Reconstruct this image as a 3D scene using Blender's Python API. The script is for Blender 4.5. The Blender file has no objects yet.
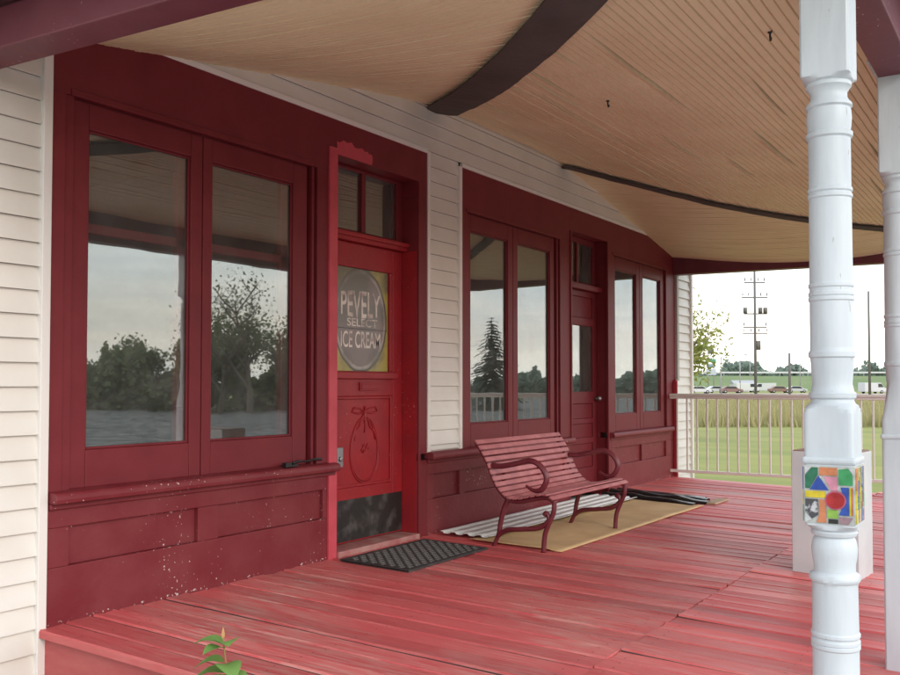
import bpy, bmesh, math, random
from mathutils import Vector, Matrix, noise
random.seed(11)
PI = math.pi
S = bpy.context.scene
COL = S.collection

# ------------------------------------------------------------------ camera
YAW = math.radians(33.0); PITCH = math.radians(1.8)
CAM = Vector((0, -3.82, 1.086))
cd = bpy.data.cameras.new('camera'); cam = bpy.data.objects.new('camera', cd); COL.objects.link(cam)
cam.location = CAM
fw = Vector((math.cos(YAW)*math.cos(PITCH), math.sin(YAW)*math.cos(PITCH), math.sin(PITCH)))
cam.rotation_euler = fw.to_track_quat('-Z', 'Y').to_euler()
cd.sensor_width = 36; cd.lens = 36*930/900; cd.shift_y = 18.3/900
cd.clip_start = .05; cd.clip_end = 6000
S.camera = cam

def spot(px, z, dz=-.6):
    """ground position lying z metres ahead of the viewer in the direction of column px"""
    x = (px-450)/930*z
    return Vector((math.cos(YAW)*z+math.sin(YAW)*x, -3.82+math.sin(YAW)*z-math.cos(YAW)*x, dz))
def mirror_spot(px, z, dz=-.6):
    p = spot(px, z, dz); return Vector((p.x, -p.y, dz))

# ------------------------------------------------------------------ materials
def mat(name, col, rough=.5, bump=0, bscale=60, col2=None, nscale=6, mix=(.35, .65), metal=0, detail=6,
        chips=None, chipscale=40, chipth=.73, stretch=(1, 1, 1), spec=.5, bands=()):
    m = bpy.data.materials.new(name); m.use_nodes = True
    nt = m.node_tree; N = nt.nodes; L = nt.links
    b = N['Principled BSDF']
    b.inputs['Base Color'].default_value = (*col, 1); b.inputs['Roughness'].default_value = rough
    b.inputs['Metallic'].default_value = metal; b.inputs['Specular IOR Level'].default_value = spec
    tc = N.new('ShaderNodeTexCoord'); mp = N.new('ShaderNodeMapping'); mp.inputs['Scale'].default_value = stretch
    L.new(tc.outputs['Object'], mp.inputs['Vector'])
    out = None
    if col2:
        n = N.new('ShaderNodeTexNoise'); n.inputs['Scale'].default_value = nscale; n.inputs['Detail'].default_value = detail
        L.new(mp.outputs[0], n.inputs['Vector'])
        r = N.new('ShaderNodeValToRGB'); r.color_ramp.elements[0].position = mix[0]; r.color_ramp.elements[1].position = mix[1]
        r.color_ramp.elements[0].color = (*col, 1); r.color_ramp.elements[1].color = (*col2, 1)
        L.new(n.outputs['Fac'], r.inputs['Fac']); out = r.outputs['Color']
        rr = N.new('ShaderNodeMapRange'); rr.inputs['To Min'].default_value = rough-.08; rr.inputs['To Max'].default_value = rough+.12
        L.new(n.outputs['Fac'], rr.inputs['Value']); L.new(rr.outputs[0], b.inputs['Roughness'])
    if chips:
        n2 = N.new('ShaderNodeTexNoise'); n2.inputs['Scale'].default_value = chipscale; n2.inputs['Detail'].default_value = 3
        L.new(mp.outputs[0], n2.inputs['Vector'])
        n3 = N.new('ShaderNodeTexNoise'); n3.inputs['Scale'].default_value = 2.6; L.new(tc.outputs['Object'], n3.inputs['Vector'])
        ad = N.new('ShaderNodeMath'); ad.operation = 'MULTIPLY_ADD'; ad.inputs[1].default_value = .35
        L.new(n3.outputs['Fac'], ad.inputs[0]); L.new(n2.outputs['Fac'], ad.inputs[2])
        src = ad.outputs[0]
        if bands:                       # paint has let go along ledges and at the floor line
            sx = N.new('ShaderNodeSeparateXYZ'); L.new(tc.outputs['Object'], sx.inputs[0])
            for z_, wd, am in bands:
                c1 = N.new('ShaderNodeMath'); c1.operation = 'COMPARE'; c1.inputs[1].default_value = z_; c1.inputs[2].default_value = wd; L.new(sx.outputs[2], c1.inputs[0])
                c2 = N.new('ShaderNodeMath'); c2.operation = 'MULTIPLY_ADD'; c2.inputs[1].default_value = am; L.new(c1.outputs[0], c2.inputs[0]); L.new(src, c2.inputs[2]); src = c2.outputs[0]
        g = N.new('ShaderNodeMath'); g.operation = 'GREATER_THAN'; g.inputs[1].default_value = chipth+.16
        L.new(src, g.inputs[0])
        mx = N.new('ShaderNodeMixRGB'); mx.inputs['Color1'].default_value = (*col, 1); mx.inputs['Color2'].default_value = (*chips, 1)
        if out: L.new(out, mx.inputs['Color1'])
        L.new(g.outputs[0], mx.inputs['Fac']); out = mx.outputs[0]
    if out: L.new(out, b.inputs['Base Color'])
    if bump:
        n4 = N.new('ShaderNodeTexNoise'); n4.inputs['Scale'].default_value = bscale; n4.inputs['Detail'].default_value = 5
        L.new(mp.outputs[0], n4.inputs['Vector'])
        bp = N.new('ShaderNodeBump'); bp.inputs['Strength'].default_value = bump; bp.inputs['Distance'].default_value = .01
        L.new(n4.outputs['Fac'], bp.inputs['Height']); L.new(bp.outputs[0], b.inputs['Normal'])
    return m

M = {}
M['maroon'] = mat('maroon_paint', (.155, .015, .022), .5, .12, 25, (.18, .021, .028), 5, spec=.3)
M['maroon_worn'] = mat('worn_maroon_paint', (.165, .018, .025), .5, .25, 22, (.195, .034, .040), 4, chips=(.55, .48, .46), chipscale=60, spec=.3, chipth=.75, bands=((.006, .010, .085), (.43, .005, .05), (.253, .005, .05), (.10, .10, .015)))
M['strip_red'] = mat('fresh_coral_red_paint', (.56, .075, .105), .5, .1, 30, (.48, .06, .082), 6, spec=.35)
M['door_red'] = mat('door_red_paint', (.34, .020, .027), .42, .15, 30, (.28, .018, .024), 6, spec=.35, chips=(.5, .25, .25), chipscale=60, chipth=.74)
M['kick'] = mat('black_kick_plate', (.018, .017, .016), .42, .3, 30, (.09, .085, .08), 9, (.5, .75))
M['insash'] = mat('inner_sash_red', (.27, .035, .045), .5)
M['beam'] = mat('plum_beam_paint', (.13, .026, .042), .5, .15, 20, (.16, .036, .052), 5, chips=(.4, .38, .38), chipscale=55, chipth=.77)
M['vinyl'] = mat('white_vinyl', (.75, .72, .675), .45, .05, 40, (.69, .655, .605), 3)
M['trimw'] = mat('white_trim', (.76, .73, .70), .45, .05, 40)
M['post'] = mat('white_post_paint', (.54, .585, .625), .45, .35, 16, (.43, .475, .515), 9, (.45, .75), stretch=(1, 1, .22), chips=(.40, .40, .40), chipscale=46, chipth=.735)
M['ceil'] = mat('cream_beadboard', (.80, .675, .455), .5, .10, 14, (.70, .56, .36), 1.6, (.35, .8))
M['strip_dark'] = mat('dark_hip_board', (.050, .036, .034), .8, .5, 18, (.075, .058, .055), 4)
M['bench'] = mat('bench_red', (.36, .105, .115), .5, .1, 30, (.48, .17, .175), 9, (.4, .7))
M['iron'] = mat('bench_iron_red', (.125, .016, .026), .35, .2, 40, (.16, .028, .038), 10)
M['rubber'] = mat('mat_rubber', (.022, .022, .022), .7, .2, 60, (.045, .045, .043), 12)
M['mat_base'] = mat('mat_base', (.24, .20, .185), .8)
M['card'] = mat('tan_sheet', (.58, .40, .205), .75, .15, 12, (.50, .335, .165), 5)
M['tin'] = mat('white_corrugated', (.72, .73, .72), .4, .08, 20, (.6, .6, .58), 5)
M['poly'] = mat('black_plastic', (.012, .012, .012), .22, .5, 9)
M['ped'] = mat('white_plinth', (.61, .65, .665), .5, .1, 20, (.55, .58, .60), 5, chips=(.45, .43, .42), chipscale=50, chipth=.77)
M['rail'] = mat('white_rail', (.72, .72, .69), .45, .1, 20)
M['metal'] = mat('dull_metal', (.35, .35, .36), .4, .15, 30, metal=.8)
M['blackm'] = mat('black_metal', (.015, .015, .016), .3, .1, 30)
M['dark'] = mat('dark_room', (.22, .225, .21), .9)
M['roof'] = mat('roof_dark', (.06, .055, .06), .85, .2, 12)
M['creosote'] = mat('pole_wood', (.13, .12, .115), .85, .2, 12)
M['grey'] = mat('grey_metal', (.3, .3, .31), .5)
M['bark'] = mat('bark', (.10, .08, .06), .9, .4, 20, (.15, .12, .09), 8)
M['rubber_tyre'] = mat('tyre', (.02, .02, .02), .8)
M['carglass'] = mat('car_glass', (.03, .035, .04), .1)
M['carwhite'] = mat('car_white', (.52, .53, .54), .3)
M['carsilver'] = mat('car_silver', (.42, .43, .45), .3)
M['carred'] = mat('car_dull_red', (.20, .11, .095), .4)
M['hubgrey'] = mat('hub_grey', (.45, .45, .46), .35, metal=.6)
def leafmat(name, a, b):
    m = mat(name, a, .55, 0, 1, b, 1.3, (.3, .7))
    bs = m.node_tree.nodes['Principled BSDF']
    tr = m.node_tree.nodes.new('ShaderNodeBsdfTranslucent'); mx = m.node_tree.nodes.new('ShaderNodeMixShader')
    src = bs.inputs['Base Color'].links[0].from_socket
    m.node_tree.links.new(src, tr.inputs['Color']); mx.inputs[0].default_value = .35
    m.node_tree.links.new(bs.outputs[0], mx.inputs[1]); m.node_tree.links.new(tr.outputs[0], mx.inputs[2])
    m.node_tree.links.new(mx.outputs[0], m.node_tree.nodes['Material Output'].inputs['Surface'])
    return m
M['leaf'] = leafmat('leaf_green', (.13, .17, .08), (.22, .24, .11))
M['leafy'] = leafmat('leaf_yellow_green', (.20, .24, .04), (.28, .27, .06))
M['spruce'] = leafmat('spruce_needles', (.05, .07, .055), (.07, .09, .07))
M['sprout'] = leafmat('sprout_leaf', (.17, .33, .08), (.27, .42, .13))
M['dryblade'] = leafmat('dry_grass_blade', (.30, .29, .12), (.40, .34, .17))
M['farwood'] = leafmat('far_wood', (.13, .18, .14), (.17, .22, .17))

# deck boards: random tint per board from a vertex attribute of the boards themselves
def deck_mat():
    m = bpy.data.materials.new('faded_red_deck_paint'); m.use_nodes = True
    nt = m.node_tree; N = nt.nodes; L = nt.links; b = N['Principled BSDF']
    tc = N.new('ShaderNodeTexCoord')
    mp = N.new('ShaderNodeMapping'); mp.inputs['Scale'].default_value = (26, 1.5, 6); L.new(tc.outputs['Object'], mp.inputs[0])
    g = N.new('ShaderNodeTexNoise'); g.inputs['Scale'].default_value = 3; g.inputs['Detail'].default_value = 8; g.inputs['Roughness'].default_value = .65
    L.new(mp.outputs[0], g.inputs['Vector'])
    at = N.new('ShaderNodeAttribute'); at.attribute_name = 'tint'
    w = N.new('ShaderNodeTexNoise'); w.inputs['Scale'].default_value = .9; w.inputs['Detail'].default_value = 5; L.new(tc.outputs['Object'], w.inputs['Vector'])
    r1 = N.new('ShaderNodeValToRGB'); r1.color_ramp.elements[0].position = .3; r1.color_ramp.elements[1].position = .72
    r1.color_ramp.elements[0].color = (.56, .076, .085, 1); r1.color_ramp.elements[1].color = (.64, .15, .148, 1)
    L.new(g.outputs['Fac'], r1.inputs['Fac'])
    # faded, walked-on areas
    wr = N.new('ShaderNodeMapRange'); wr.inputs['From Min'].default_value = .42; wr.inputs['From Max'].default_value = .66; wr.inputs['To Max'].default_value = .8
    L.new(w.outputs['Fac'], wr.inputs['Value'])
    gm = N.new('ShaderNodeMath'); gm.operation = 'MULTIPLY'; L.new(wr.outputs[0], gm.inputs[0])
    gr = N.new('ShaderNodeMapRange'); gr.inputs['From Min'].default_value = .4; gr.inputs['From Max'].default_value = .6
    L.new(g.outputs['Fac'], gr.inputs['Value']); L.new(gr.outputs[0], gm.inputs[1])
    m1 = N.new('ShaderNodeMixRGB'); m1.inputs['Color2'].default_value = (.58, .335, .29, 1)
    L.new(gm.outputs[0], m1.inputs['Fac']); L.new(r1.outputs[0], m1.inputs['Color1'])
    hs = N.new('ShaderNodeHueSaturation')
    mr = N.new('ShaderNodeMapRange'); mr.inputs['To Min'].default_value = .66; mr.inputs['To Max'].default_value = 1.08
    L.new(at.outputs['Fac'], mr.inputs['Value']); L.new(mr.outputs[0], hs.inputs['Value']); L.new(m1.outputs[0], hs.inputs['Color'])
    L.new(hs.outputs[0], b.inputs['Base Color'])
    rr = N.new('ShaderNodeMapRange'); rr.inputs['To Min'].default_value = .32; rr.inputs['To Max'].default_value = .62
    L.new(g.outputs['Fac'], rr.inputs['Value']); L.new(rr.outputs[0], b.inputs['Roughness'])
    bp = N.new('ShaderNodeBump'); bp.inputs['Strength'].default_value = .35; bp.inputs['Distance'].default_value = .006
    L.new(g.outputs['Fac'], bp.inputs['Height']); L.new(bp.outputs[0], b.inputs['Normal'])
    return m
M['deck'] = deck_mat()

def glass_mat():
    m = bpy.data.materials.new('old_window_glass'); m.use_nodes = True
    nt = m.node_tree; N = nt.nodes; L = nt.links; N.remove(N['Principled BSDF'])
    gl = N.new('ShaderNodeBsdfGlossy'); gl.inputs['Roughness'].default_value = .012; gl.inputs['Color'].default_value = (.93, .97, .96, 1)
    tr = N.new('ShaderNodeBsdfTransparent'); tr.inputs['Color'].default_value = (.90, .93, .92, 1)
    lw = N.new('ShaderNodeLayerWeight'); lw.inputs['Blend'].default_value = .5
    pw = N.new('ShaderNodeMath'); pw.operation = 'POWER'; pw.inputs[1].default_value = 4.5; L.new(lw.outputs['Facing'], pw.inputs[0])
    fr = N.new('ShaderNodeMapRange'); fr.inputs['To Min'].default_value = .165; fr.inputs['To Max'].default_value = 1.0; L.new(pw.outputs[0], fr.inputs['Value'])
    mx = N.new('ShaderNodeMixShader')
    tc = N.new('ShaderNodeTexCoord'); n = N.new('ShaderNodeTexNoise'); n.inputs['Scale'].default_value = 2.3; n.inputs['Detail'].default_value = 2
    L.new(tc.outputs['Object'], n.inputs['Vector'])
    bp = N.new('ShaderNodeBump'); bp.inputs['Strength'].default_value = .03; bp.inputs['Distance'].default_value = .02
    L.new(n.outputs['Fac'], bp.inputs['Height']); L.new(bp.outputs[0], gl.inputs['Normal'])
    L.new(fr.outputs[0], mx.inputs[0]); L.new(tr.outputs[0], mx.inputs[1]); L.new(gl.outputs[0], mx.inputs[2])
    df = N.new('ShaderNodeBsdfDiffuse'); df.inputs['Color'].default_value = (.55, .57, .54, 1)     # dust and old smears on the pane
    n2 = N.new('ShaderNodeTexNoise'); n2.inputs['Scale'].default_value = 5; n2.inputs['Detail'].default_value = 8; n2.inputs['Roughness'].default_value = .7; L.new(tc.outputs['Object'], n2.inputs['Vector'])
    dr = N.new('ShaderNodeMapRange'); dr.inputs['From Min'].default_value = .3; dr.inputs['From Max'].default_value = .75; dr.inputs['To Min'].default_value = .018; dr.inputs['To Max'].default_value = .095
    L.new(n2.outputs['Fac'], dr.inputs['Value'])
    m2 = N.new('ShaderNodeMixShader'); L.new(dr.outputs[0], m2.inputs[0]); L.new(mx.outputs[0], m2.inputs[1]); L.new(df.outputs[0], m2.inputs[2])
    L.new(m2.outputs[0], N['Material Output'].inputs['Surface'])
    return m
M['glass'] = glass_mat()

def ground_mat(name, a, b, c, sc=.35):
    m = mat(name, a, .95, .6, 8, b, sc, (.35, .65), detail=10)
    return m
M['lawn'] = mat('lawn_grass', (.15, .175, .033), .95, .6, 9, (.25, .245, .065), .42, (.32, .68), detail=14, stretch=(1.3, .6, 1))
M['gravel'] = mat('gravel', (.045, .045, .043), .95, .9, 9, (.20, .20, .19), 2.2, (.42, .62), detail=12)
M['concrete'] = mat('pale_concrete', (.36, .35, .33), .9, .3, 8, (.44, .425, .40), 1.5, detail=10)
M['asphalt'] = mat('asphalt', (.07, .07, .07), .9, .3, 20, (.1, .1, .1), 3)
M['dirt'] = mat('dry_dirt_lot', (.24, .20, .16), .95, .4, 4, (.36, .31, .26), .15)
M['bankgrass'] = mat('bank_grass', (.11, .16, .06), .95, .3, 3, (.15, .19, .08), .15)
M['hill'] = mat('far_hill', (.10, .15, .10), .95, .3, .5, (.13, .17, .12), .03)

# ------------------------------------------------------------------ mesh builder
class MB:
    def __init__(s): s.v = []; s.f = []; s.mi = []; s.sm = []
    def add(s, vs, fs, mi=0, smooth=False):
        o = len(s.v); s.v += [tuple(v) for v in vs]
        for f in fs: s.f.append(tuple(o+i for i in f)); s.mi.append(mi); s.sm.append(smooth)
        return s
    def box(s, x0, x1, y0, y1, z0, z1, mi=0):
        if x0 > x1: x0, x1 = x1, x0
        if y0 > y1: y0, y1 = y1, y0
        if z0 > z1: z0, z1 = z1, z0
        vs = [(x, y, z) for z in (z0, z1) for y in (y0, y1) for x in (x0, x1)]
        return s.add(vs, [(0, 2, 3, 1), (4, 5, 7, 6), (0, 1, 5, 4), (2, 6, 7, 3), (0, 4, 6, 2), (1, 3, 7, 5)], mi)
    def tube(s, pts, r, n=10, mi=0, flat=1., caps=True, axis=None):
        pts = [Vector(p) for p in pts]; k = len(pts)
        rs = r if isinstance(r, (list, tuple)) else [r]*k
        vs = []; fs = []
        prev = None
        for i, p in enumerate(pts):
            t = (pts[min(i+1, k-1)]-pts[max(i-1, 0)]).normalized()
            if axis is not None: u = Vector(axis)
            elif prev is None: u = t.orthogonal().normalized()
            else: u = (prev-t*prev.dot(t)).normalized()
            prev = u; w = t.cross(u).normalized()
            for j in range(n):
                a = 2*PI*j/n; vs.append(p+u*math.cos(a)*rs[i]*flat+w*math.sin(a)*rs[i])
        for i in range(k-1):
            for j in range(n): fs.append((i*n+j, i*n+(j+1) % n, (i+1)*n+(j+1) % n, (i+1)*n+j))
        if caps: fs.append(tuple(range(n-1, -1, -1))); fs.append(tuple((k-1)*n+j for j in range(n)))
        return s.add(vs, fs, mi, True)
    def grid(s, rows, mi=0, smooth=True):
        n = len(rows[0]); vs = [p for r in rows for p in r]
        fs = [(i*n+j, i*n+j+1, (i+1)*n+j+1, (i+1)*n+j) for i in range(len(rows)-1) for j in range(n-1)]
        return s.add(vs, fs, mi, smooth)
    def prism(s, poly, d, mi=0, axis=1, o=0):
        """extrude a polygon of (a, z) pairs from o to o+d along axis 1 (y) or 0 (x) or 2 (polygon is x,y)"""
        n = len(poly)
        def P(a, b, t): return (a, t, b) if axis == 1 else (t, a, b) if axis == 0 else (a, b, t)
        vs = [P(a, b, o) for a, b in poly]+[P(a, b, o+d) for a, b in poly]
        fs = [tuple(range(n)), tuple(range(2*n-1, n-1, -1))]+[(i, (i+1) % n, n+(i+1) % n, n+i) for i in range(n)]
        return s.add(vs, fs, mi)
    def build(s, name, m, parent=None, bevel=0, world=True):
        off = Vector(parent_loc(parent)) if (parent and world) else Vector()
        me = bpy.data.meshes.new(name)
        me.from_pydata([tuple(Vector(v)-off) for v in s.v], [], s.f)
        ms = m if isinstance(m, (list, tuple)) else [m]
        for q in ms: me.materials.append(q)
        me.polygons.foreach_set('material_index', s.mi); me.polygons.foreach_set('use_smooth', s.sm)
        bm = bmesh.new(); bm.from_mesh(me); bmesh.ops.recalc_face_normals(bm, faces=bm.faces); bm.to_mesh(me); bm.free()
        me.update()
        o = bpy.data.objects.new(name, me); COL.objects.link(o)
        if parent: o.parent = parent
        if bevel:
            b = o.modifiers.new('bevel', 'BEVEL'); b.width = bevel; b.segments = 2; b.limit_method = 'ANGLE'; b.angle_limit = .7
        return o
def parent_loc(p):
    v = Vector()
    while p: v += p.location; p = p.parent
    return v
def tag(o, label=None, cat=None, group=None, kind=None):
    if label: o['label'] = label
    if cat: o['category'] = cat
    if group: o['group'] = group
    if kind: o['kind'] = kind
    return o
def thing(name, loc, label, cat, group=None):
    o = bpy.data.objects.new(name, None); COL.objects.link(o); o.location = loc; o.empty_display_size = .2
    return tag(o, label, cat, group)
def kids(o): return [c for c in bpy.data.objects if c.parent == o]
def copy_tree(o, parent=None):
    c = o.copy(); COL.objects.link(c)
    if parent: c.parent = parent
    for k in kids(o): copy_tree(k, c)
    return c

# ------------------------------------------------------------------ the building
H = thing('house', (0, 0, 0), 'long white sided building with two dark red storefronts and a roofed porch', 'building')
SL = .025                                     # the deck falls slightly towards its open side

def siding(x0, x1, z0, z1, top=None, y=.012):
    b = MB(); h = .108
    k = math.floor(z0/h)
    z = k*h
    n = max(1, int((x1-x0)/.4))
    xs = [x0+(x1-x0)*i/n for i in range(n+1)]
    while z < z1:
        a, c = max(z, z0), min(z+h, z1)
        fa = (a-z)/h; fc = (c-z)/h
        prof = [(y-.0015, a+.0008), (y-.017+.019*fa, a), (y-.017+.018*min(.1, fc), min(a+.012, c)), (y-.017+.0205*fc, c)]
        b.grid([[(x, yy+.0012*noise.noise((x*.9, z*7, 3)), zz) for x in xs] for yy, zz in prof], smooth=False)
        z += h
    return b
sd = MB()
for args in ((-2.5, 2.505, -.75, 3.3), (5.61, 6.03, .6, 2.81), (2.545, 10.86, 2.808, 3.35), (10.93, 11.45, -.7, 3.35)):
    q = siding(*args, y=.018); sd.add(q.v, q.f)
sd.build('siding', M['vinyl'], H)
t = MB()
t.box(2.497, 2.542, -.012, .03, -.6, 3.0); t.build('corner_trim', M['trimw'], H, .004)
t = MB()
t.box(5.578, 5.612, -.008, .03, .588, 2.80); t.box(6.012, 6.048, -.008, .03, .588, 2.775); t.box(2.55, 5.578, -.008, .02, 2.782, 2.815)
t.box(6.05, 10.86, -.008, .02, 2.772, 2.803); t.box(5.614, 6.01, -.006, .02, .587, .601)
t.build('siding_channel', M['trimw'], H, .003)
t = MB(); t.box(11.42, 11.48, -.02, .06, -.7, 3.4); t.build('corner_trim', M['trimw'], H, .004)
t = MB(); t.box(10.858, 10.925, -.03, .03, 1.14, 3.0); t.build('corner_trim', mat('grey_weathered_trim', (.42, .40, .38), .6), H, .004)
t = MB(); t.box(10.77, 10.80, -.05, .0, -.02, 1.13); t.box(10.80, 10.86, -.03, .0, -.02, 1.15)
t.build('corner_post', mat('bright_corner_red', (.36, .025, .035), .45, .1, 20, chips=(.6, .55, .5), chipth=.74), H, .006)

# --- window sashes
def window(x0, x1, gx0, gx1, z0=.602, z1=2.432, gz0=.78, gz1=2.305, inner=True):
    w = MB(); ya, yb = .022, .062
    w.box(x0, gx0, ya, yb, z0, z1); w.box(gx1, x1, ya, yb, z0, z1)
    w.box(gx0, gx1, ya, yb, z0, gz0); w.box(gx0, gx1, ya, yb, gz1, z1)
    wo = w.build('window', M['maroon'], H, .005)
    g = MB(); g.box(gx0+.001, gx1-.001, .046, .050, gz0+.001, gz1-.001); g.build('pane', M['glass'], wo)
    bd = MB(); e = .012
    for (a, b, c, d) in ((gx0, gx0+e, gz0, gz1), (gx1-e, gx1, gz0, gz1), (gx0+e, gx1-e, gz0, gz0+e), (gx0+e, gx1-e, gz1-e, gz1)):
        bd.box(a, b, .034, .045, c, d)
    bd.build('glazing_bead', M['maroon'], wo, .003)
    if inner:
        i = MB(); i.box(gx0-.03, gx1+.03, .10, .14, 1.825, 1.872); i.box(gx0-.03, gx0+.025, .10, .14, z0, 1.825); i.box(gx1-.02, gx1+.03, .10, .14, z0, z1)
        i.box(gx0-.03, gx0+.025, .10, .14, 1.872, z1)
        i.build('inner_sash', M['insash'], wo, .003)
    return wo
def storefront(x0, x1, top, units, door, pil):
    """fixed dark red boarding round windows and door: header, stiles, pilasters, base"""
    b = MB()
    z = 2.44
    # header split round the door opening
    dx0, dx1 = door
    b.box(x0, dx0, 0, .21, z, top); b.box(dx1, x1, 0, .21, z, top); b.box(dx0, dx1, 0, .21, 2.556, top)
    for a, c, y in pil: b.box(a, c, y, .10, .60, z-.0005)
    return b
# storefront beside the near corner
b = storefront(2.545, 5.575, 2.782, None, (4.555, 5.45),
    [(2.545, 2.615, 0), (2.615, 2.664, .010), (4.302, 4.334, .055), (4.334, 4.356, .012), (4.356, 4.372, .05), (4.372, 4.472, 0)])
b.box(2.664, 4.302, .03, .10, 2.434, 2.4395); b.box(3.462, 3.466, .07, .10, .62, 2.43)
b.box(2.64, 4.32, -.006, .02, 2.438, 2.47)                # thin moulding over the sashes
b.box(5.45, 5.575, 0, .20, .59, 2.439); b.box(5.45, 5.575, 0, .20, -.02, .545)
b.box(5.452, 5.478, -.014, 0, .0, 2.55)
b.build('storefront_boarding', M['maroon'], H, .004)
def base(x0, x1, panels, zt=.545, pz=(.255, .435)):
    b = MB(); xs = [x0]
    b.box(x0, x1, 0, .05, -.06, pz[0]); b.box(x0, x1, 0, .05, pz[1], zt)
    cur = x0
    for a, c in panels:
        b.box(cur, a, 0, .05, pz[0], pz[1]); cur = c
        b.box(a, c, .024, .05, pz[0], pz[1])
    b.box(cur, x1, 0, .05, pz[0], pz[1])
    return b
base(2.545, 4.474, [(2.66, 3.43), (3.575, 4.435)]).build('base_panelling', M['maroon_worn'], H, .004)
def sill(x0, x1, z0=.547, z1=.600, y=-.058):
    b = MB(); b.prism([(y, z0), (y-.004, z0+.02), (y, z1-.012), (y+.01, z1-.004), (.03, z1+.004), (.03, z0)], x1-x0, axis=0, o=x0)
    b.box(x0, x1, -.018, 0, z0-.028, z0)
    return b.build('sill', M['maroon_worn'], H, .006)
sill(2.549, 4.535)
for a in ((2.666, 3.461, 2.755, 3.383), (3.467, 4.300, 3.532, 4.178)): window(*a)
b = MB(); b.box(4.475, 4.553, -.014, .2, -.01, .53); b.box(4.475, 4.553, -.014, .2, .53, 2.598); b.build('jamb_board', M['strip_red'], H, .004)
# ragged patch of fresh paint over the first doorway
pts = [(4.556, 2.562), (4.915, 2.562), (4.925, 2.60), (4.915, 2.632), (4.885, 2.628), (4.87, 2.642), (4.84, 2.636), (4.81, 2.652), (4.77, 2.642), (4.735, 2.640), (4.70, 2.668), (4.66, 2.655), (4.62, 2.664), (4.58, 2.640), (4.556, 2.645)]
b = MB(); b.prism(pts, .0025, axis=1, o=-.0025); b.build('paint_patch', M['strip_red'], H)

# --- door with the sign
def transom(x0, x1, gl, z0, z1, yy=.13, top=2.555):
    b = MB(); y0, y1 = yy, yy+.05
    b.box(x0, gl[0][0], y0, y1, z0-.02, top); b.box(gl[0][1], gl[1][0], y0, y1, z0, z1); b.box(gl[1][1], x1, y0, y1, z0-.02, top)
    b.box(gl[0][0], gl[1][1], y0, y1, z1, top); b.box(gl[0][0], gl[1][1], y0, y1, z0-.02, z0)
    o = b.build('transom', M['maroon'], H, .004)
    for a, c in gl:
        g = MB(); g.box(a, c, y0+.02, y0+.024, z0, z1); g.build('pane', M['glass'], o)
    return o
transom(4.555, 5.449, ((4.63, 4.975), (5.02, 5.38)), 2.13, 2.535)
b = MB(); b.box(4.555, 5.449, .085, .19, 2.048, 2.104); b.box(4.555, 5.449, .062, .085, 2.075, 2.104)
b.build('transom_bar', M['door_red'], H, .006)
b = MB(); b.box(4.556, 5.448, -.03, .20, -.01, .034); b.build('threshold', mat('worn_threshold', (.36, .12, .12), .6, .3, 20, (.42, .25, .22), 9), H, .008)
# plain door frame reveal on the right, a brighter red
b = MB(); b.box(5.4465, 5.4495, .004, .129, .035, 2.047); b.build('door_reveal', M['door_red'], H)
D = MB(); y0, y1 = .13, .175
D.box(4.556, 4.68, y0, y1, .04, 2.045); D.box(5.335, 5.449, y0, y1, .04, 2.045)
D.box(4.68, 5.335, y0, y1, 1.88, 2.045); D.box(4.68, 5.335, y0, y1, 1.01, 1.18); D.box(4.68, 5.335, y0, y1, .04, .40)
D.box(4.68, 5.335, y0+.018, y1-.01, .40, 1.01); D.box(5.30, 5.335, y0, y1, 1.18, 1.88)
D.box(4.66, 5.36, y0-.03, y0, 1.128, 1.172)
for a, c, d, e in ((4.68, 4.70, .40, 1.01), (5.315, 5.335, .40, 1.01), (4.70, 5.315, .40, .42), (4.70, 5.315, .99, 1.01)):
    D.box(a, c, y0+.004, y0+.018, d, e)
door = D.build('door', M['door_red'], H, .005); door['label'] = 'bright red door with a painted oval glass sign and carved panel'
o = MB(); o.box(4.95, 5.16, y0-.012, y0, 1.048, 1.104); o.box(4.965, 5.145, y0-.016, y0-.012, 1.058, 1.092); o.build('mail_slot', M['door_red'], door, .003)
o = MB(); o.box(4.575, 5.44, y0-.004, y0, .05, .325); o.build('kick_plate', M['kick'], door, .002)
o = MB(); o.box(4.715, 4.775, y0-.010, y0, .545, .675); o.tube([(4.745, y0-.01, .60), (4.745, y0-.022, .60)], .016, 12); o.build('lock_plate', M['metal'], door, .003)
o = MB()
cx, cz = 5.035, .665
def rel(x, z, d=.0025): return (x, y0+.018-d, z)
for r in (1, .93):
    o.tube([rel(cx+.155*r*math.sin(a)*(1-.12*math.cos(a)), cz-.02+.225*r*math.cos(a)) for a in [i*2*PI/40 for i in range(41)]], .006, 6)
for sgn in (-1, 1):     # carved bow and ribbon
    o.tube([rel(cx, .90), rel(cx+sgn*.05, .925), rel(cx+sgn*.12, .93), rel(cx+sgn*.14, .905), rel(cx+sgn*.08, .893), rel(cx, .90)], .007, 6)
    o.tube([rel(cx, .90), rel(cx+sgn*.035, .86), rel(cx+sgn*.055, .80), rel(cx+sgn*.10, .77), rel(cx+sgn*.115, .71)], [.008, .007, .008, .007, .005], 6)
o.tube([rel(cx, .94), rel(cx, .86), rel(cx+.006, .81), rel(cx-.004, .76)], [.011, .010, .007, .004], 6)
for i in range(7):
    o.tube([rel(cx-.04+.013*i, .64-.02*math.sin(i)), rel(cx-.03+.013*i, .67-.02*math.cos(i*2))], .005, 6)
o.build('carved_ornament', M['door_red'], door)
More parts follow.
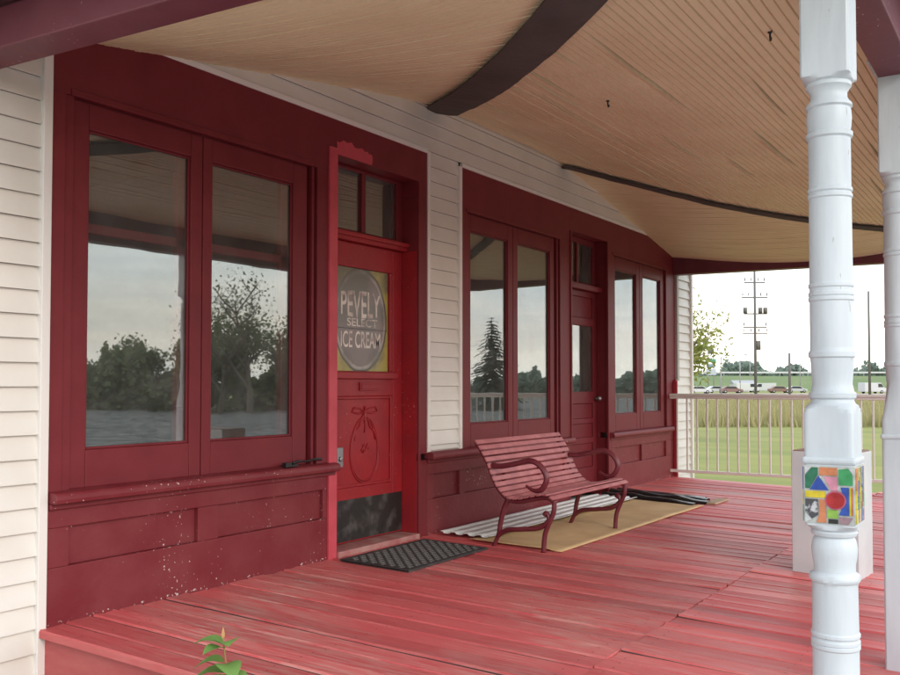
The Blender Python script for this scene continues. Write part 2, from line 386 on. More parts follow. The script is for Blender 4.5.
# sign: a reverse painted pane
def sign_mat():
    m = bpy.data.materials.new('painted_sign_glass'); m.use_nodes = True
    nt = m.node_tree; N = nt.nodes; L = nt.links; b = N['Principled BSDF']; b.inputs['Roughness'].default_value = .25
    tc = N.new('ShaderNodeTexCoord'); sp = N.new('ShaderNodeSeparateXYZ'); L.new(tc.outputs['Object'], sp.inputs[0])
    def mth(op, a, b_, c=None):
        q = N.new('ShaderNodeMath'); q.operation = op
        for i, v in enumerate((a, b_)):
            if isinstance(v, (int, float)): q.inputs[i].default_value = v
            else: L.new(v, q.inputs[i])
        return q.outputs[0]
    dx = mth('DIVIDE', mth('SUBTRACT', sp.outputs[0], 4.995), .285); dz = mth('DIVIDE', mth('SUBTRACT', sp.outputs[2], 1.53), .350)
    r = mth('SQRT', mth('ADD', mth('MULTIPLY', dx, dx), mth('MULTIPLY', dz, dz)), 0)
    n = N.new('ShaderNodeTexNoise'); n.inputs['Scale'].default_value = 9; n.inputs['Detail'].default_value = 8; L.new(tc.outputs['Object'], n.inputs['Vector'])
    r2 = mth('ADD', mth('MULTIPLY', r, .9), mth('MULTIPLY', mth('SUBTRACT', n.outputs['Fac'], .5), .09))
    rp = N.new('ShaderNodeValToRGB'); e = rp.color_ramp
    e.elements[0].position = 0; e.elements[0].color = (.21, .16, .16, 1)
    e.elements[1].position = .80; e.elements[1].color = (.22, .18, .17, 1)
    for p, c in ((.83, (.46, .43, .40)), (.87, (.30, .27, .24)), (.885, (.09, .08, .06)), (.91, (.10, .09, .06)), (.93, (.42, .36, .10))):
        q = e.elements.new(min(1, p)); q.color = (*c, 1)
    L.new(r2, rp.inputs['Fac'])
    mx = N.new('ShaderNodeMixRGB'); n2 = N.new('ShaderNodeTexNoise'); n2.inputs['Scale'].default_value = 5; n2.inputs['Detail'].default_value = 9
    L.new(tc.outputs['Object'], n2.inputs['Vector'])
    w = N.new('ShaderNodeMapRange'); w.inputs['From Min'].default_value = .42; w.inputs['From Max'].default_value = .62; w.inputs['To Max'].default_value = .85
    L.new(mth('ADD', n2.outputs['Fac'], mth('MULTIPLY', mth('SUBTRACT', sp.outputs[2], 1.50), .32)), w.inputs['Value']); L.new(w.outputs[0], mx.inputs['Fac'])
    L.new(rp.outputs[0], mx.inputs['Color1']); mx.inputs['Color2'].default_value = (.13, .125, .10, 1)
    L.new(mx.outputs[0], b.inputs['Base Color'])
    return m
sg = MB(); sg.box(4.681, 5.299, .150, .156, 1.181, 1.879)
signglass = sg.build('door_glass', sign_mat(), door); signglass['label'] = 'door pane painted with a grey oval ice cream sign and yellow corners'
M['letters'] = mat('cream_letter_paint', (.78, .74, .68), .5, 0, 1, (.40, .34, .32), 12, (.44, .66))
def text_mesh(body, w, h, cx, cz, y, m, parent, name, arch=0):
    cu = bpy.data.curves.new(name, 'FONT'); cu.body = body; cu.align_x = 'CENTER'; cu.align_y = 'CENTER'; cu.extrude = .0; cu.offset = .012
    ob = bpy.data.objects.new(name, cu); COL.objects.link(ob)
    dg = bpy.context.evaluated_depsgraph_get(); me = bpy.data.meshes.new_from_object(ob.evaluated_get(dg))
    bpy.data.objects.remove(ob)
    xs = [v.co.x for v in me.vertices]; ys = [v.co.y for v in me.vertices]
    a, c, d, e = min(xs), max(xs), min(ys), max(ys)
    for v in me.vertices:
        u = (v.co.x-a)/(c-a)-.5; t_ = (v.co.y-d)/(e-d)-.5
        v.co = (cx+u*w, y, cz+t_*h*(1+arch*(1-4*u*u)))
    me.name = name; me.materials.append(m)
    q = bpy.data.objects.new(name, me); COL.objects.link(q); q.parent = parent
    return q
text_mesh('PEVELY', .43, .15, 4.995, 1.635, .1490, M['letters'], signglass, 'lettering', .25)
text_mesh('SELECT', .33, .055, 5.01, 1.512, .1490, M['letters'], signglass, 'lettering')
text_mesh('ICE CREAM', .43, .105, 4.995, 1.395, .1490, M['letters'], signglass, 'lettering', .1)
b = MB(); b.box(4.69, 5.29, .1485, .1498, 1.4665, 1.4705)
b.build('sign_line', mat('sign_line_dark', (.05, .045, .04), .6), signglass)

# --- second storefront
b = storefront(6.05, 10.855, 2.770, None, (7.965, 8.85),
    [(6.05, 6.132, 0), (7.675, 7.71, .05), (7.71, 7.735, .012), (7.735, 7.755, .05), (7.755, 7.965, 0), (8.85, 8.995, 0), (10.532, 10.56, .04), (10.56, 10.855, 0)])
b.box(6.132, 7.675, .03, .10, 2.434, 2.4395); b.box(8.995, 10.532, .03, .10, 2.434, 2.4395)
b.box(6.11, 7.70, -.006, .02, 2.438, 2.465); b.box(8.97, 10.56, -.006, .02, 2.438, 2.465)
b.box(7.90, 7.965, 0, .2, -.03, .545); b.box(8.85, 8.93, 0, .2, -.03, .545); b.box(8.851, 8.94, .10, .21, .545, 2.555); b.box(7.90, 7.964, .10, .21, .545, 2.555); b.box(7.964, 7.99, -.012, .01, .56, 2.55); b.box(8.83, 8.86, -.012, .01, .0, 2.55)
b.build('storefront_boarding', M['maroon'], H, .004)
base(5.577, 7.899, [(5.66, 6.02), (6.10, 6.72), (6.82, 7.34), (7.44, 7.84)]).build('base_panelling', M['maroon_worn'], H, .004)
base(8.931, 10.855, [(9.03, 9.76), (9.87, 10.53)]).build('base_panelling', M['maroon_worn'], H, .004)
sill(5.577, 7.96); sill(8.87, 10.66)
for a in ((6.134, 6.893, 6.215, 6.812), (6.899, 7.672, 6.983, 7.592), (8.998, 9.772, 9.092, 9.680), (9.778, 10.53, 9.877, 10.428)): window(*a, inner=False)
transom(7.965, 8.849, ((8.04, 8.39), (8.43, 8.775)), 2.11, 2.50)
b = MB(); b.box(7.965, 8.849, .06, .19, 2.03, 2.085); b.build('transom_bar', M['maroon'], H, .006)
D = MB()
D.box(7.966, 8.08, y0, y1, .02, 2.029); D.box(8.77, 8.849, y0, y1, .02, 2.029)
for a, c in ((1.97, 2.029), (1.68, 1.76), (.90, 1.02), (.70, .75), (.50, .56), (.02, .26)): D.box(8.08, 8.77, y0, y1, a, c)
D.box(8.08, 8.77, y0+.016, y1-.01, 1.76, 1.97)
for a, c in ((.75, .90), (.56, .70), (.26, .50)): D.box(8.08, 8.77, y0+.016, y1-.01, a, c)
door2 = D.build('door', M['maroon'], H, .005); door2['label'] = 'dark red panelled door with one tall clear pane'
g = MB(); g.box(8.08, 8.77, .15, .154, 1.02, 1.68); g.build('pane', M['glass'], door2)
o = MB(); o.tube([(8.80, y0, .95), (8.80, y0-.045, .95)], .012, 10); o.tube([(8.80, y0-.04, .95), (8.80, y0-.06, .95), (8.80, y0-.075, .95)], [.022, .026, .014], 12)
o.build('door_knob', M['metal'], door2)
# interior
b = MB()
b.box(-2.4, 11.4, 4.0, 4.06, -.2, 3.1); b.box(-2.4, 11.4, .25, 4.0, -.25, -.05); b.box(-2.4, 11.4, .25, 4.0, 3.0, 3.06)
b.box(-2.46, -2.4, .1, 4.06, -.2, 3.1); b.box(11.36, 11.4, .1, 4.0, -.2, 3.1); b.box(5.6, 5.7, .26, 4.0, -.05, 3.0)
b.build('interior_wall', M['dark'], H)
b = MB(); b.box(3.84, 3.93, .55, .64, -.05, 3.0); b.build('interior_post', mat('interior_red_post', (.50, .14, .09), .6), H, .004)
b = MB(); b.box(-2.45, 11.42, .05, 8, 3.3, 3.36); b.box(11.40, 11.45, .04, 8, -.7, 3.3); b.build('wall_core', M['trimw'], H)

# --- porch ceiling: three sagging planes that meet at two hips
def cz_(x, y):
    dn, dm, df = .1545*(5.70-x), .165*(-y), .187*(x-7.8)
    a = [dn, dm, df, 0]; mx = max(a); k = .022
    sm = mx+k*math.log(sum(math.exp((q-mx)/k) for q in a))-k*.7
    sag = .16*math.sin(PI*max(0, min(1, -y/3.35)))
    return 3.165-sm-sag+.010*noise.noise((x*.8, y*.8, 1.7))+.004*noise.noise((x*3, y*3, 4))
def hipn(y): return 5.70+1.068*y
def hipf(y): return 7.8-.882*y
W_, G_ = .044, .0095
def lines(a, b):
    out = []; v = a; k = 0
    while v < b:
        j = .0035*(random.random()**2)
        out += [(v, j), (v+W_-G_, j+.0008*random.uniform(-1, 1)), (v+W_-G_*.75, -.010), (v+W_-G_*.25, -.010)]
        v += W_; k += 1
    return out
YE = -3.26
CRACKS = [(k, xc, ln, w) for k, xc, ln, w in ((9, 7.2, .35, .5), (14, 5.3, .5, .7), (20, 7.5, .5, 1.0), (21, 7.9, .4, .6), (26, 4.5, .5, .8), (28, 5.6, .8, .8), (31, 4.9, .35, .6), (33, 4.2, .9, 1.2), (37, 6.3, .45, .7), (40, 3.7, .6, 1.2),
    (42, 7.0, .4, .9), (46, 4.6, .7, .8), (51, 6.4, .6, 1.0), (53, 7.7, .6, .8), (57, 5.2, .4, .7), (60, 8.3, .7, 1.0), (64, 6.9, .5, .8), (12, 4.9, .3, .6))]
def opening(i, x):
    """joints of the old boards that have opened up: a gap of some length between two boards"""
    for k, xc, ln, w in CRACKS:
        if k == i and abs(x-xc) < ln: return 1.7*w*(1-((x-xc)/ln)**2)
    return 0
rows = []
for i, (q, j) in enumerate(lines(0, -YE)):
    n = 150; bi, li = divmod(i, 4); row = []
    xa, xb = hipn(-q)-.05, hipf(-q)+.05
    for s_ in range(n+1):
        x = xa+(xb-xa)*s_/n; o = opening(bi, x)*min(1, max(0, (x-xa-.25)/.2))
        y = -q+(0, .006, .0055, -.004)[li]*o
        row.append((x, y, cz_(x, -q)-j+(.0, -.005, .05, .05)[li]*o))
    rows.append(row)
b = MB(); b.grid(rows, smooth=False); b.build('porch_ceiling', M['ceil'], H)
for side in (0, 1):
    rows = []
    rng = (2.2, 5.75) if side == 0 else (7.75, 10.86)
    for i, (x, j) in enumerate(lines(*rng)):
        ye = -min(-YE, max(.02, (5.70-x)/1.068 if side == 0 else (x-7.8)/.882)+.05); n = 26
        rows.append([(x, .02+(ye-.02)*s/n, cz_(x, .02+(ye-.02)*s/n)-j) for s in range(n+1)])
    b = MB(); b.grid(rows, smooth=False); b.build('porch_ceiling', M['ceil'], H)
def hipstrip(f, dirx, hw, y0_, y1_, drop):
    b = MB(); rows = []; n = 46
    for s in range(n+1):
        y = y0_+(y1_-y0_)*s/n; x = f(y); d = Vector((dirx, -1, 0)).normalized(); p = Vector((-d.y, d.x, 0))
        w = hw*(1+.05*noise.noise((s*.5, 1, 1)))
        pr = []
        for k in range(5):
            u = -1+k*.5; q = Vector((x, y, 0))+p*u*w
            pr.append((q.x, q.y, cz_(q.x, q.y)-drop-.003*noise.noise((s*.9, u, 5))-(.004 if s % 5 == 0 else 0)*(1-u*u)+.010*(u*u)))
        rows.append(pr)
    b.grid(rows, smooth=False)
    o = b.build('hip_strip', M['strip_dark'], H)
    so = o.modifiers.new('thick', 'SOLIDIFY'); so.thickness = .012; so.offset = -1
    return o
hipstrip(lambda y: hipn(y)+.06, -1.068, .122, -.01, -3.22, .030)
hipstrip(hipf, .882, .065, -.01, -3.22, .026)
# beams
def beam(p):
    b = MB(); b.add(p, [(0, 1, 3, 2), (4, 6, 7, 5), (0, 4, 5, 1), (2, 3, 7, 6), (0, 2, 6, 4), (1, 5, 7, 3)]); return b
b = beam([(2.09, -.0, 2.437), (2.255, -.0, 2.437), (2.11, -3.22, 2.335), (2.275, -3.22, 2.335), (2.09, -.0, 2.60), (2.255, -.0, 2.75), (2.11, -3.22, 2.50), (2.275, -3.22, 2.65)])
b.build('porch_beam', M['beam'], H, .006)
b = MB(); b.box(2.10, 11.0, -3.36, -3.222, 2.37, 2.75); b.build('porch_beam', M['beam'], H, .006)
b = beam([(10.80, 0, 2.41), (10.95, 0, 2.41), (10.80, -3.22, 2.38), (10.95, -3.22, 2.38), (10.80, 0, 2.75), (10.95, 0, 2.75), (10.80, -3.22, 2.75), (10.95, -3.22, 2.75)])
b.build('porch_beam', M['beam'], H, .006)
b = MB(); b.box(1.70, 2.085, -3.75, -.02, 2.62, 2.65); b.box(1.70, 11.3, -3.75, -3.37, 2.62, 2.65); b.box(10.96, 11.3, -3.75, 0, 2.62, 2.65)
b.build('eave_soffit', mat('dark_soffit', (.05, .045, .05), .8), H)
b = MB()
r = [(1.65, -3.8, 2.86), (11.35, -3.8, 2.86), (1.65, .04, 2.86), (11.35, .04, 2.86), (5.6, .04, 3.62), (7.9, .04, 3.62)]
b.add(r, [(0, 1, 5, 4), (0, 4, 2), (1, 3, 5)]); b.build('porch_roof', M['roof'], H)
b = MB(); b.box(-2.7, 11.7, -.35, 8.4, 3.76, 3.82); b.box(-2.7, 11.7, -.35, -.32, 3.66, 3.76); b.build('main_roof', M['roof'], H)

# ------------------------------------------------------------------ deck
def deck():
    b = MB(); tint = []
    raw = []
    def board(x0, x1, ya, yb, lift0, lift1):
        n = 14; tt = random.random(); hgt = random.choice([0, 0, 0, -.003, -.005, .002])
        skew = random.uniform(-.004, .004); cup = random.uniform(-.001, .0035)
        rows = []
        for s in range(n+1):
            u = s/n; y = ya+(yb-ya)*u; z = SL*y+lift0*(1-u)**5+lift1*u**5+hgt+.0025*noise.noise((x0*9, y*1.3, 2))
            wob = .002*noise.noise((x0*5, y*2.2, 8))
            w0, w1 = x0+skew*u+wob, x1+skew*u+wob
            e = .007
            rows.append([(w0, y, z-.034), (w0, y, z-e), (w0+e, y, z+cup), ((w0+w1)/2, y, z-cup), (w1-e, y, z+cup), (w1, y, z-e), (w1, y, z-.034)])
        k = len(b.f); b.grid(rows, smooth=False)
        for s in range(n):
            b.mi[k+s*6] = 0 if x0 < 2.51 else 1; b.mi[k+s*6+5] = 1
        m_ = len(rows[0]); o = len(b.v)-m_*len(rows)
        b.f.append(tuple(o+i for i in range(m_-1, -1, -1))); b.mi.append(0); b.sm.append(False)
        b.f.append(tuple(o+m_*n+i for i in range(m_))); b.mi.append(0); b.sm.append(False)
        tint.extend([tt]*(len(b.v)-len(tint)))
    x = 2.500
    while x < 10.70:
        w = .143+random.uniform(-.002, .002)
        gap = random.choice([.005, .006, .008, .009, .013, .017])
        board(x+gap/2, x+w-gap/2, -.002, -2.232+random.uniform(-.004, .004), 0, random.choice([0, 0, .001, .003, -.003]))
        x += w
    x = 2.500
    while x < 10.70:
        w = .143+random.uniform(-.002, .002)
        gap = random.choice([.005, .006, .008, .010, .012])
        board(x+gap/2, x+w-gap/2, -2.238+random.uniform(-.005, .002), -3.55, random.choice([0, .002, .003, .004, .006, .009, .002]), 0)
        x += w
    rn = random.Random(5); xx = 2.57
    while xx < 8.5:
        for y in (-.28, -1.22, -2.16, -2.31, -2.9):
            for d_ in (-.035, .035):
                cx_, cy_, r_ = xx+d_+rn.uniform(-.008, .008), y+rn.uniform(-.012, .012), .0042
                b.add([(cx_+r_*math.cos(a), cy_+r_*math.sin(a), SL*cy_+.0058) for a in [k_*PI/3 for k_ in range(6)]], [tuple(range(6))], 1); tint.extend([.5]*6)
        xx += .143
    o = b.build('porch_deck', [M['deck'], mat('gap_shade_and_nail', (.10, .06, .055), .85, .3, 30)])  # second colour: shade painted onto board sides along the gaps; also the nail heads
    at = o.data.attributes.new('tint', 'FLOAT', 'POINT'); at.data.foreach_set('value', tint)
    return o
tag(deck(), kind='structure')
b = MB(); b.box(2.535, 2.565, -3.54, -.0, -.30, -.036); b.build('deck_fascia', M['deck'])
f = bpy.data.objects['deck_fascia']; f.data.transform(Matrix.Shear('XY', 4, (0, 0)))
for v in f.data.vertices: v.co.z += SL*v.co.y
at = f.data.attributes.new('tint', 'FLOAT', 'POINT'); at.data.foreach_set('value', [.1]*len(f.data.vertices)); tag(f, kind='structure')
b = MB(); b.box(2.57, 10.66, -3.5, .05, -.60, -.20); tag(b.build('deck_base', mat('dark_underdeck', (.03, .02, .02), .9)), kind='structure')
b = MB(); b.box(10.672, 10.70, -3.54, 0, -.30, -.12); tag(b.build('deck_skirt', M['beam']), kind='structure')

# ------------------------------------------------------------------ turned porch posts
def post_prof(plain):
    # (height, turned radius, square half width or None)
    R = []
    def a(z, r): R.append((z, r))
    B = .2
    if plain:
        a(-.14, B); a(.94, B)
    else:
      a(-.10, B); a(.16, B); a(.185, .080); a(.19, .066); a(.20, .058); a(.205, .064); a(.22, .064); a(.225, .0625)
    for z in (() if plain else (.346, .359, .379)): a(z-.008, .0625); a(z-.004, .066); a(z+.004, .066); a(z+.008, .0625)
    if not plain: a(.515, .061); a(.525, .062); a(.531, .068); a(.541, .070); a(.549, .066); a(.556, .056); a(.575, .056); a(.600, .0605); a(.622, .062); a(.645, .058); a(.655, .052); a(.659, .060); a(.668, .063); a(.674, .059)
    if not plain: a(.678, .066); a(.69, .088); a(.70, B); a(1.005, B); a(1.018, .084); a(1.027, .072); a(1.035, .060); a(1.045, .057); a(1.050, .063); a(1.062, .064); a(1.068, .058)
    a(1.090, .0535); a(1.12, .056); a(1.15, .0575); a(1.163, .059); a(1.167, .0635); a(1.180, .0635); a(1.185, .0595); a(1.195, .059)
    for z in (1.333, 1.347, 1.372): a(z-.008, .0585); a(z-.004, .062); a(z+.004, .062); a(z+.008, .0585)
    for z in (1.629, 1.647): a(z-.008, .0575); a(z-.004, .061); a(z+.004, .061); a(z+.008, .0575)
    a(1.795, .0575); a(1.80, .063); a(1.812, .064); a(1.817, .058); a(1.835, .060); a(1.855, .0615); a(1.875, .060); a(1.883, .058); a(1.888, .064); a(1.897, .062); a(1.905, .055); a(1.915, .050); a(1.93, .050)
    a(1.942, .058); a(1.946, .062); a(1.955, .062); a(1.958, .060); a(1.963, .068); a(1.972, .088); a(1.98, B); a(2.42, B)
    return R
def porch_post(loc, label, mosaic):
    T = thing('porch_post', loc, label, 'post', 'turned white posts along the open side of the porch')
    hw = .0665; n = 64; b = MB(); rows = []
    for z, r in post_prof(not mosaic):
        ring = []
        for j in range(n):
            a = 2*PI*(j+.5)/n; c = min(hw/max(abs(math.cos(a)), abs(math.sin(a))), r if r < .15 else hw*1.36)
            ring.append((c*math.cos(a), c*math.sin(a), z))
        ring.append(ring[0]); rows.append(ring)
    b.grid(rows, smooth=True)
    so = b.build('shaft', M['post'], T, world=False)
    bm = bmesh.new(); bm.from_mesh(so.data); bmesh.ops.remove_doubles(bm, verts=bm.verts, dist=1e-5); bm.to_mesh(so.data); bm.free()
    so.data.set_sharp_from_angle(angle=math.radians(38))
    c = MB()
    for z0_, z1_, w in ((2.34, 2.365, .078), (2.365, 2.385, .088), (2.385, 2.405, .10)): c.box(-w, w, -w, w, z0_+.04, z1_+.04)
    c.build('cap', M['post'], T, .005, world=False)
    f_ = MB(); w = .0725
    f_.box(-w, w, -w, w, .862, .884); f_.build('collar', M['post'], T, .008, world=False)
    if mosaic:
        cols = {'dg': (.02, .16, .09), 'bl': (.03, .09, .45), 'or': (.62, .22, .10), 'pk': (.62, .25, .35), 'gr': (.05, .34, .12), 'ye': (.72, .56, .03),
                'rd': (.42, .015, .02), 'mb': (.06, .06, .07), 'wh': (.6, .62, .64), 'lg': (.28, .50, .08), 'gp': (.38, .24, .28), 'bk': (.02, .02, .02), 'ld': (.55, .58, .55), 'rim': (.55, .12, .22)}
        keys = list(cols); ms = []
        for k in keys:
            if k == 'mb': ms.append(mat('tile_marble', cols[k], .2, 0, 1, (.5, .5, .52), 60, (.5, .6)))
            else: ms.append(mat('tile_'+k, tuple(c*.62 for c in cols[k]), .15, 0, 1, tuple(min(1, c*.95+.01) for c in cols[k]), 35, (.35, .7)))
        X0, X1, Z0, Z1 = 390., 535., 245., 55.
        g = MB(); th = .003
        def conv(p): return ((.5-(p[0]-X0)/(X1-X0))*2*hw*.97, .697+(Z0-p[1])/(Z0-Z1)*(.857-.697))
        g.box(-hw-.002, -hw+.003, -hw*.985, hw*.985, .697, .858, keys.index('ld'))
        g.box(-hw*.98, hw*.98, -hw-.002, -hw+.003, .697, .858, keys.index('ld'))
        g.box(-hw*.98, hw*.98, hw-.003, hw+.002, .697, .858, keys.index('ld'))
        def tile(k, pts, e=0):
            q = [conv(p) for p in pts]; n_ = len(q); o = -hw-.002-e
            c0 = (sum(p[0] for p in q)/n_, sum(p[1] for p in q)/n_); q = [(c0[0]+(p[0]-c0[0])*.95, c0[1]+(p[1]-c0[1])*.95) for p in q]
            vs = [(o, p[0], p[1]) for p in q]+[(o-th, p[0], p[1]) for p in q]
            g.add(vs, [tuple(range(n_, 2*n_))]+[(i, (i+1) % n_, n_+(i+1) % n_, n_+i) for i in range(n_)], keys.index(k))
        tile('wh', [(391, 57), (412, 57), (391, 84)]); tile('dg', [(413, 57), (431, 57), (431, 82), (405, 131), (391, 131), (391, 86)])
        tile('or', [(433, 57), (489, 57), (489, 85), (433, 85)]); tile('pk', [(447, 87), (489, 87), (489, 134), (468, 134)]); tile('wh', [(433, 87), (445, 87), (438, 100)])
        tile('gr', [(491, 62), (520, 58), (534, 80), (534, 116), (491, 116)]); tile('wh', [(521, 57), (534, 57), (534, 78)])
        tile('bl', [(432, 84), (464, 134), (404, 134)]); tile('ye', [(391, 137), (452, 137), (458, 160), (391, 160)])
        tile('bl', [(497, 119), (522, 119), (522, 216), (491, 216), (510, 168)]); tile('ye', [(524, 119), (529, 119), (529, 216), (524, 216)]); tile('or', [(530, 119), (534, 119), (534, 216), (530, 216)])
        tile('mb', [(391, 163), (431, 163), (431, 218), (412, 232), (391, 205)]); tile('wh', [(391, 208), (412, 234), (391, 243)])
        tile('or', [(433, 163), (455, 163), (455, 243), (424, 243), (433, 218)]); tile('lg', [(457, 195), (490, 197), (490, 226), (457, 226)])
        tile('bk', [(460, 228), (490, 228), (490, 243), (460, 243)]); tile('gp', [(492, 219), (534, 219), (520, 243), (492, 243)])
        def disc(k, r, e): tile(k, [(483+r*math.cos(a), 165+r*1.0*math.sin(a)) for a in [i*2*PI/28 for i in range(28)]], e)
        disc('rim', 33, .003); disc('rd', 28, .006)
        rs = random.Random(4)                    # other two faces: upright slivers of many colours
        for sgn in (-1, 1):
            cur = -.062
            for k in ('ye', 'gr', 'bl', 'or', 'lg', 'ye', 'rd', 'bl', 'gr'):
                w_ = .0132; zz = .70
                for s_ in range(3):
                    h_ = rs.uniform(.035, .06) if s_ < 2 else .855-zz
                    kk = k if s_ == 1 else rs.choice(['ye', 'gr', 'bl', 'or', 'pk', 'lg', 'mb'])
                    a_, c_ = cur+.0006, cur+w_-.0006
                    ya_, yb_ = sgn*(hw+.002), sgn*(hw+.005)
                    g.box(a_, c_, ya_, yb_, zz+.0006, min(.856, zz+h_)-.0006, keys.index(kk)); zz += h_
                cur += w_+.0005
        g.build('stained_glass_wrap', ms, T, world=False)
    return T
DZ = lambda y: SL*y
porch_post((2.842, -3.285, 0), 'nearest turned white porch post, wrapped with a band of bright stained glass', True)
porch_post((4.27, -3.285, 0), 'plain turned white porch post at the right edge beyond the stained glass one', False)
p3 = porch_post((6.30, -3.285, 0), 'third white porch post, seen only as a pale upright in the window reflections', False)

# ------------------------------------------------------------------ railing
R_ = thing('porch_railing', (10.66, -1.6, 0), 'white slatted railing closing the far end of the porch', 'railing')
b = MB(); b.box(10.635, 10.685, -3.2, .0, .955, .985); b.box(10.645, 10.675, -3.2, .0, .925, .955); b.build('top_rail', M['rail'], R_, .005)
b = MB(); b.box(10.645, 10.675, -3.2, .0, .062, .095); b.build('bottom_rail', M['rail'], R_, .004)
y = -.09
first = None
while y > -3.15:
    if first is None:
        b = MB(); b.box(-.009, .009, -.010, .010, .095, .925); first = b.build('baluster', M['rail'], R_, .003, world=False)
        first.location = (0, y+1.6, 0)
    else:
        c = first.copy(); COL.objects.link(c); c.parent = R_; c.location = (0, y+1.6, 0)
    y -= .118
b = MB(); b.box(10.63, 10.69, -3.26, -3.2, -.09, 1.02); b.build('end_post', M['rail'], R_, .006)

# ------------------------------------------------------------------ bench
def smooth(pts, n=6):
    P = [Vector(p) for p in pts]; out = []
    for i in range(len(P)-1):
        a, b_, c, d = P[max(i-1, 0)], P[i], P[i+1], P[min(i+2, len(P)-1)]
        for s in range(n):
            t = s/n
            out.append(.5*((2*b_)+(c-a)*t+(2*a-5*b_+4*c-d)*t*t+(3*b_-a-3*c+d)*t**3))
    out.append(P[-1]); return out
BN = thing('bench', (6.14, -.76, 0), 'red slatted bench with scrolled iron arms in front of the storefront base', 'bench')
backc = [(-.452, .70), (-.53, .58), (-.572, .487), (-.618, .398), (-.675, .345)]
seatc = [(-.70, .325), (-.79, .318), (-.893, .338), (-.985, .350), (-1.045, .332)]
prof = smooth([(0, a, z) for a, z in [(-.445, .705), (-.53, .58), (-.572, .487), (-.618, .398), (-.70, .322), (-.791, .314), (-.893, .336), (-.994, .352), (-1.055, .322)]], 8)
for X in (5.535, 6.735):
    e = MB(); q = lambda pts, n=6: [(X, p.y, p.z) for p in smooth([(0, a, z) for a, z in pts], n)]
    e.tube([(X, p.y, p.z-.012) for p in prof], .019, 8, flat=.8)
    e.build('side_frame', M['iron'], BN)
    e = MB(); pp = q([(-.572, .535), (-.64, .532), (-.747, .552), (-.865, .578), (-.945, .545), (-.99, .469), (-.955, .395), (-.894, .381), (-.835, .41)])
    e.tube(pp, [.017 if i < len(pp)*.75 else .017-.009*(i/len(pp)-.75)*4 for i in range(len(pp))], 8, flat=1.25); e.build('arm', M['iron'], BN)
    e = MB(); e.tube(q([(-.70, .312), (-.668, .25), (-.640, .16), (-.622, .07), (-.582, -.016)]), [.020]*9+[.018]*8+[.016]*8, 8); e.build('leg', M['iron'], BN)
    e = MB(); e.tube(q([(-1.045, .325), (-1.04, .25), (-1.005, .17), (-.975, .09), (-.964, -.024)]), .0175, 8); e.build('leg', M['iron'], BN)
    e = MB(); e.tube(q([(-.615, .055), (-.686, .101), (-.82, .119), (-.936, .138), (-1.004, .192), (-.988, .238), (-.972, .222)]), .017, 8); e.build('scroll_brace', M['iron'], BN)
# slats follow the curve of the side frames
L_ = [0]
for i in range(1, len(prof)): L_.append(L_[-1]+(prof[i]-prof[i-1]).length)
def on(s):
    for i in range(1, len(prof)):
        if L_[i] >= s or i == len(prof)-1:
            t = (s-L_[i-1])/max(1e-6, L_[i]-L_[i-1]); return prof[i-1].lerp(prof[i], t), (prof[i]-prof[i-1]).normalized()
n_sl = 18; pitch = L_[-1]/n_sl
for k in range(n_sl):
    p, t = on((k+.5)*pitch); nrm = Vector((0, -t.z, t.y))
    if nrm.z < 0 and nrm.y > 0: nrm = -nrm
    if nrm.z < -.5: nrm = -nrm
    a, c = p-t*pitch*.36, p+t*pitch*.36; d = nrm*.006
    vs = []
    for X in (5.49, 6.785):
        for q in (a-d, c-d, c+d, a+d): vs.append((X, q.y+nrm.y*.009, q.z+nrm.z*.009))
    b = MB(); b.add(vs, [(0, 1, 2, 3), (7, 6, 5, 4), (0, 4, 5, 1), (1, 5, 6, 2), (2, 6, 7, 3), (3, 7, 4, 0)])
    b.build('slat', M['bench'], BN, .004)

# ------------------------------------------------------------------ things on the deck
def fz(y, e=.003): return SL*y+e
DM = thing('doormat', (4.93, -.36, 0), 'black rubber doormat with a woven grid on the deck before the bright red door', 'doormat')
b = MB(); e = (4.475, 5.385, -.625, -.105)
b.add([(e[0], e[2], fz(e[2])), (e[1], e[2]+.015, fz(e[2])), (e[1], e[3], fz(e[3])), (e[0], e[3]-.015, fz(e[3]))]+[(e[0], e[2], fz(e[2], .009)), (e[1], e[2]+.015, fz(e[2], .009)), (e[1], e[3], fz(e[3], .009)), (e[0], e[3]-.015, fz(e[3], .009))],
      [(4, 5, 6, 7), (0, 1, 5, 4), (1, 2, 6, 5), (2, 3, 7, 6), (3, 0, 4, 7)]); b.build('base_sheet', M['mat_base'], DM)
b = MB()
def bar(x0, x1, ya, yb, k0, k1):
    b.add([(x, y, fz(y, k)) for k in (k0, k1) for (x, y) in ((x0, ya), (x1, ya), (x1, yb), (x0, yb))], [(4, 5, 6, 7), (0, 1, 5, 4), (1, 2, 6, 5), (2, 3, 7, 6), (3, 0, 4, 7)])
for j in range(13):                      # woven bars: each stretch alternates over and under
    y = e[2]+.05+j*.0352
    for i in range(23):
        x = e[0]+.032+i*.0373
        hi = .016 if (i+j) % 2 else .0125
        bar(x, x+.0373, y-.0085, y+.0085, .0095, hi)
        b.mi[-5:] = [(i+j) % 2]*5
for i in range(23):
    x = e[0]+.05+i*.0373
    bar(x-.0095, x+.0095, e[2]+.032, e[3]-.032, .0092, .0138)
b.build('tread', [M['rubber'], mat('worn_rubber', (.15, .145, .14), .75, .2, 60)], DM)
b = MB()
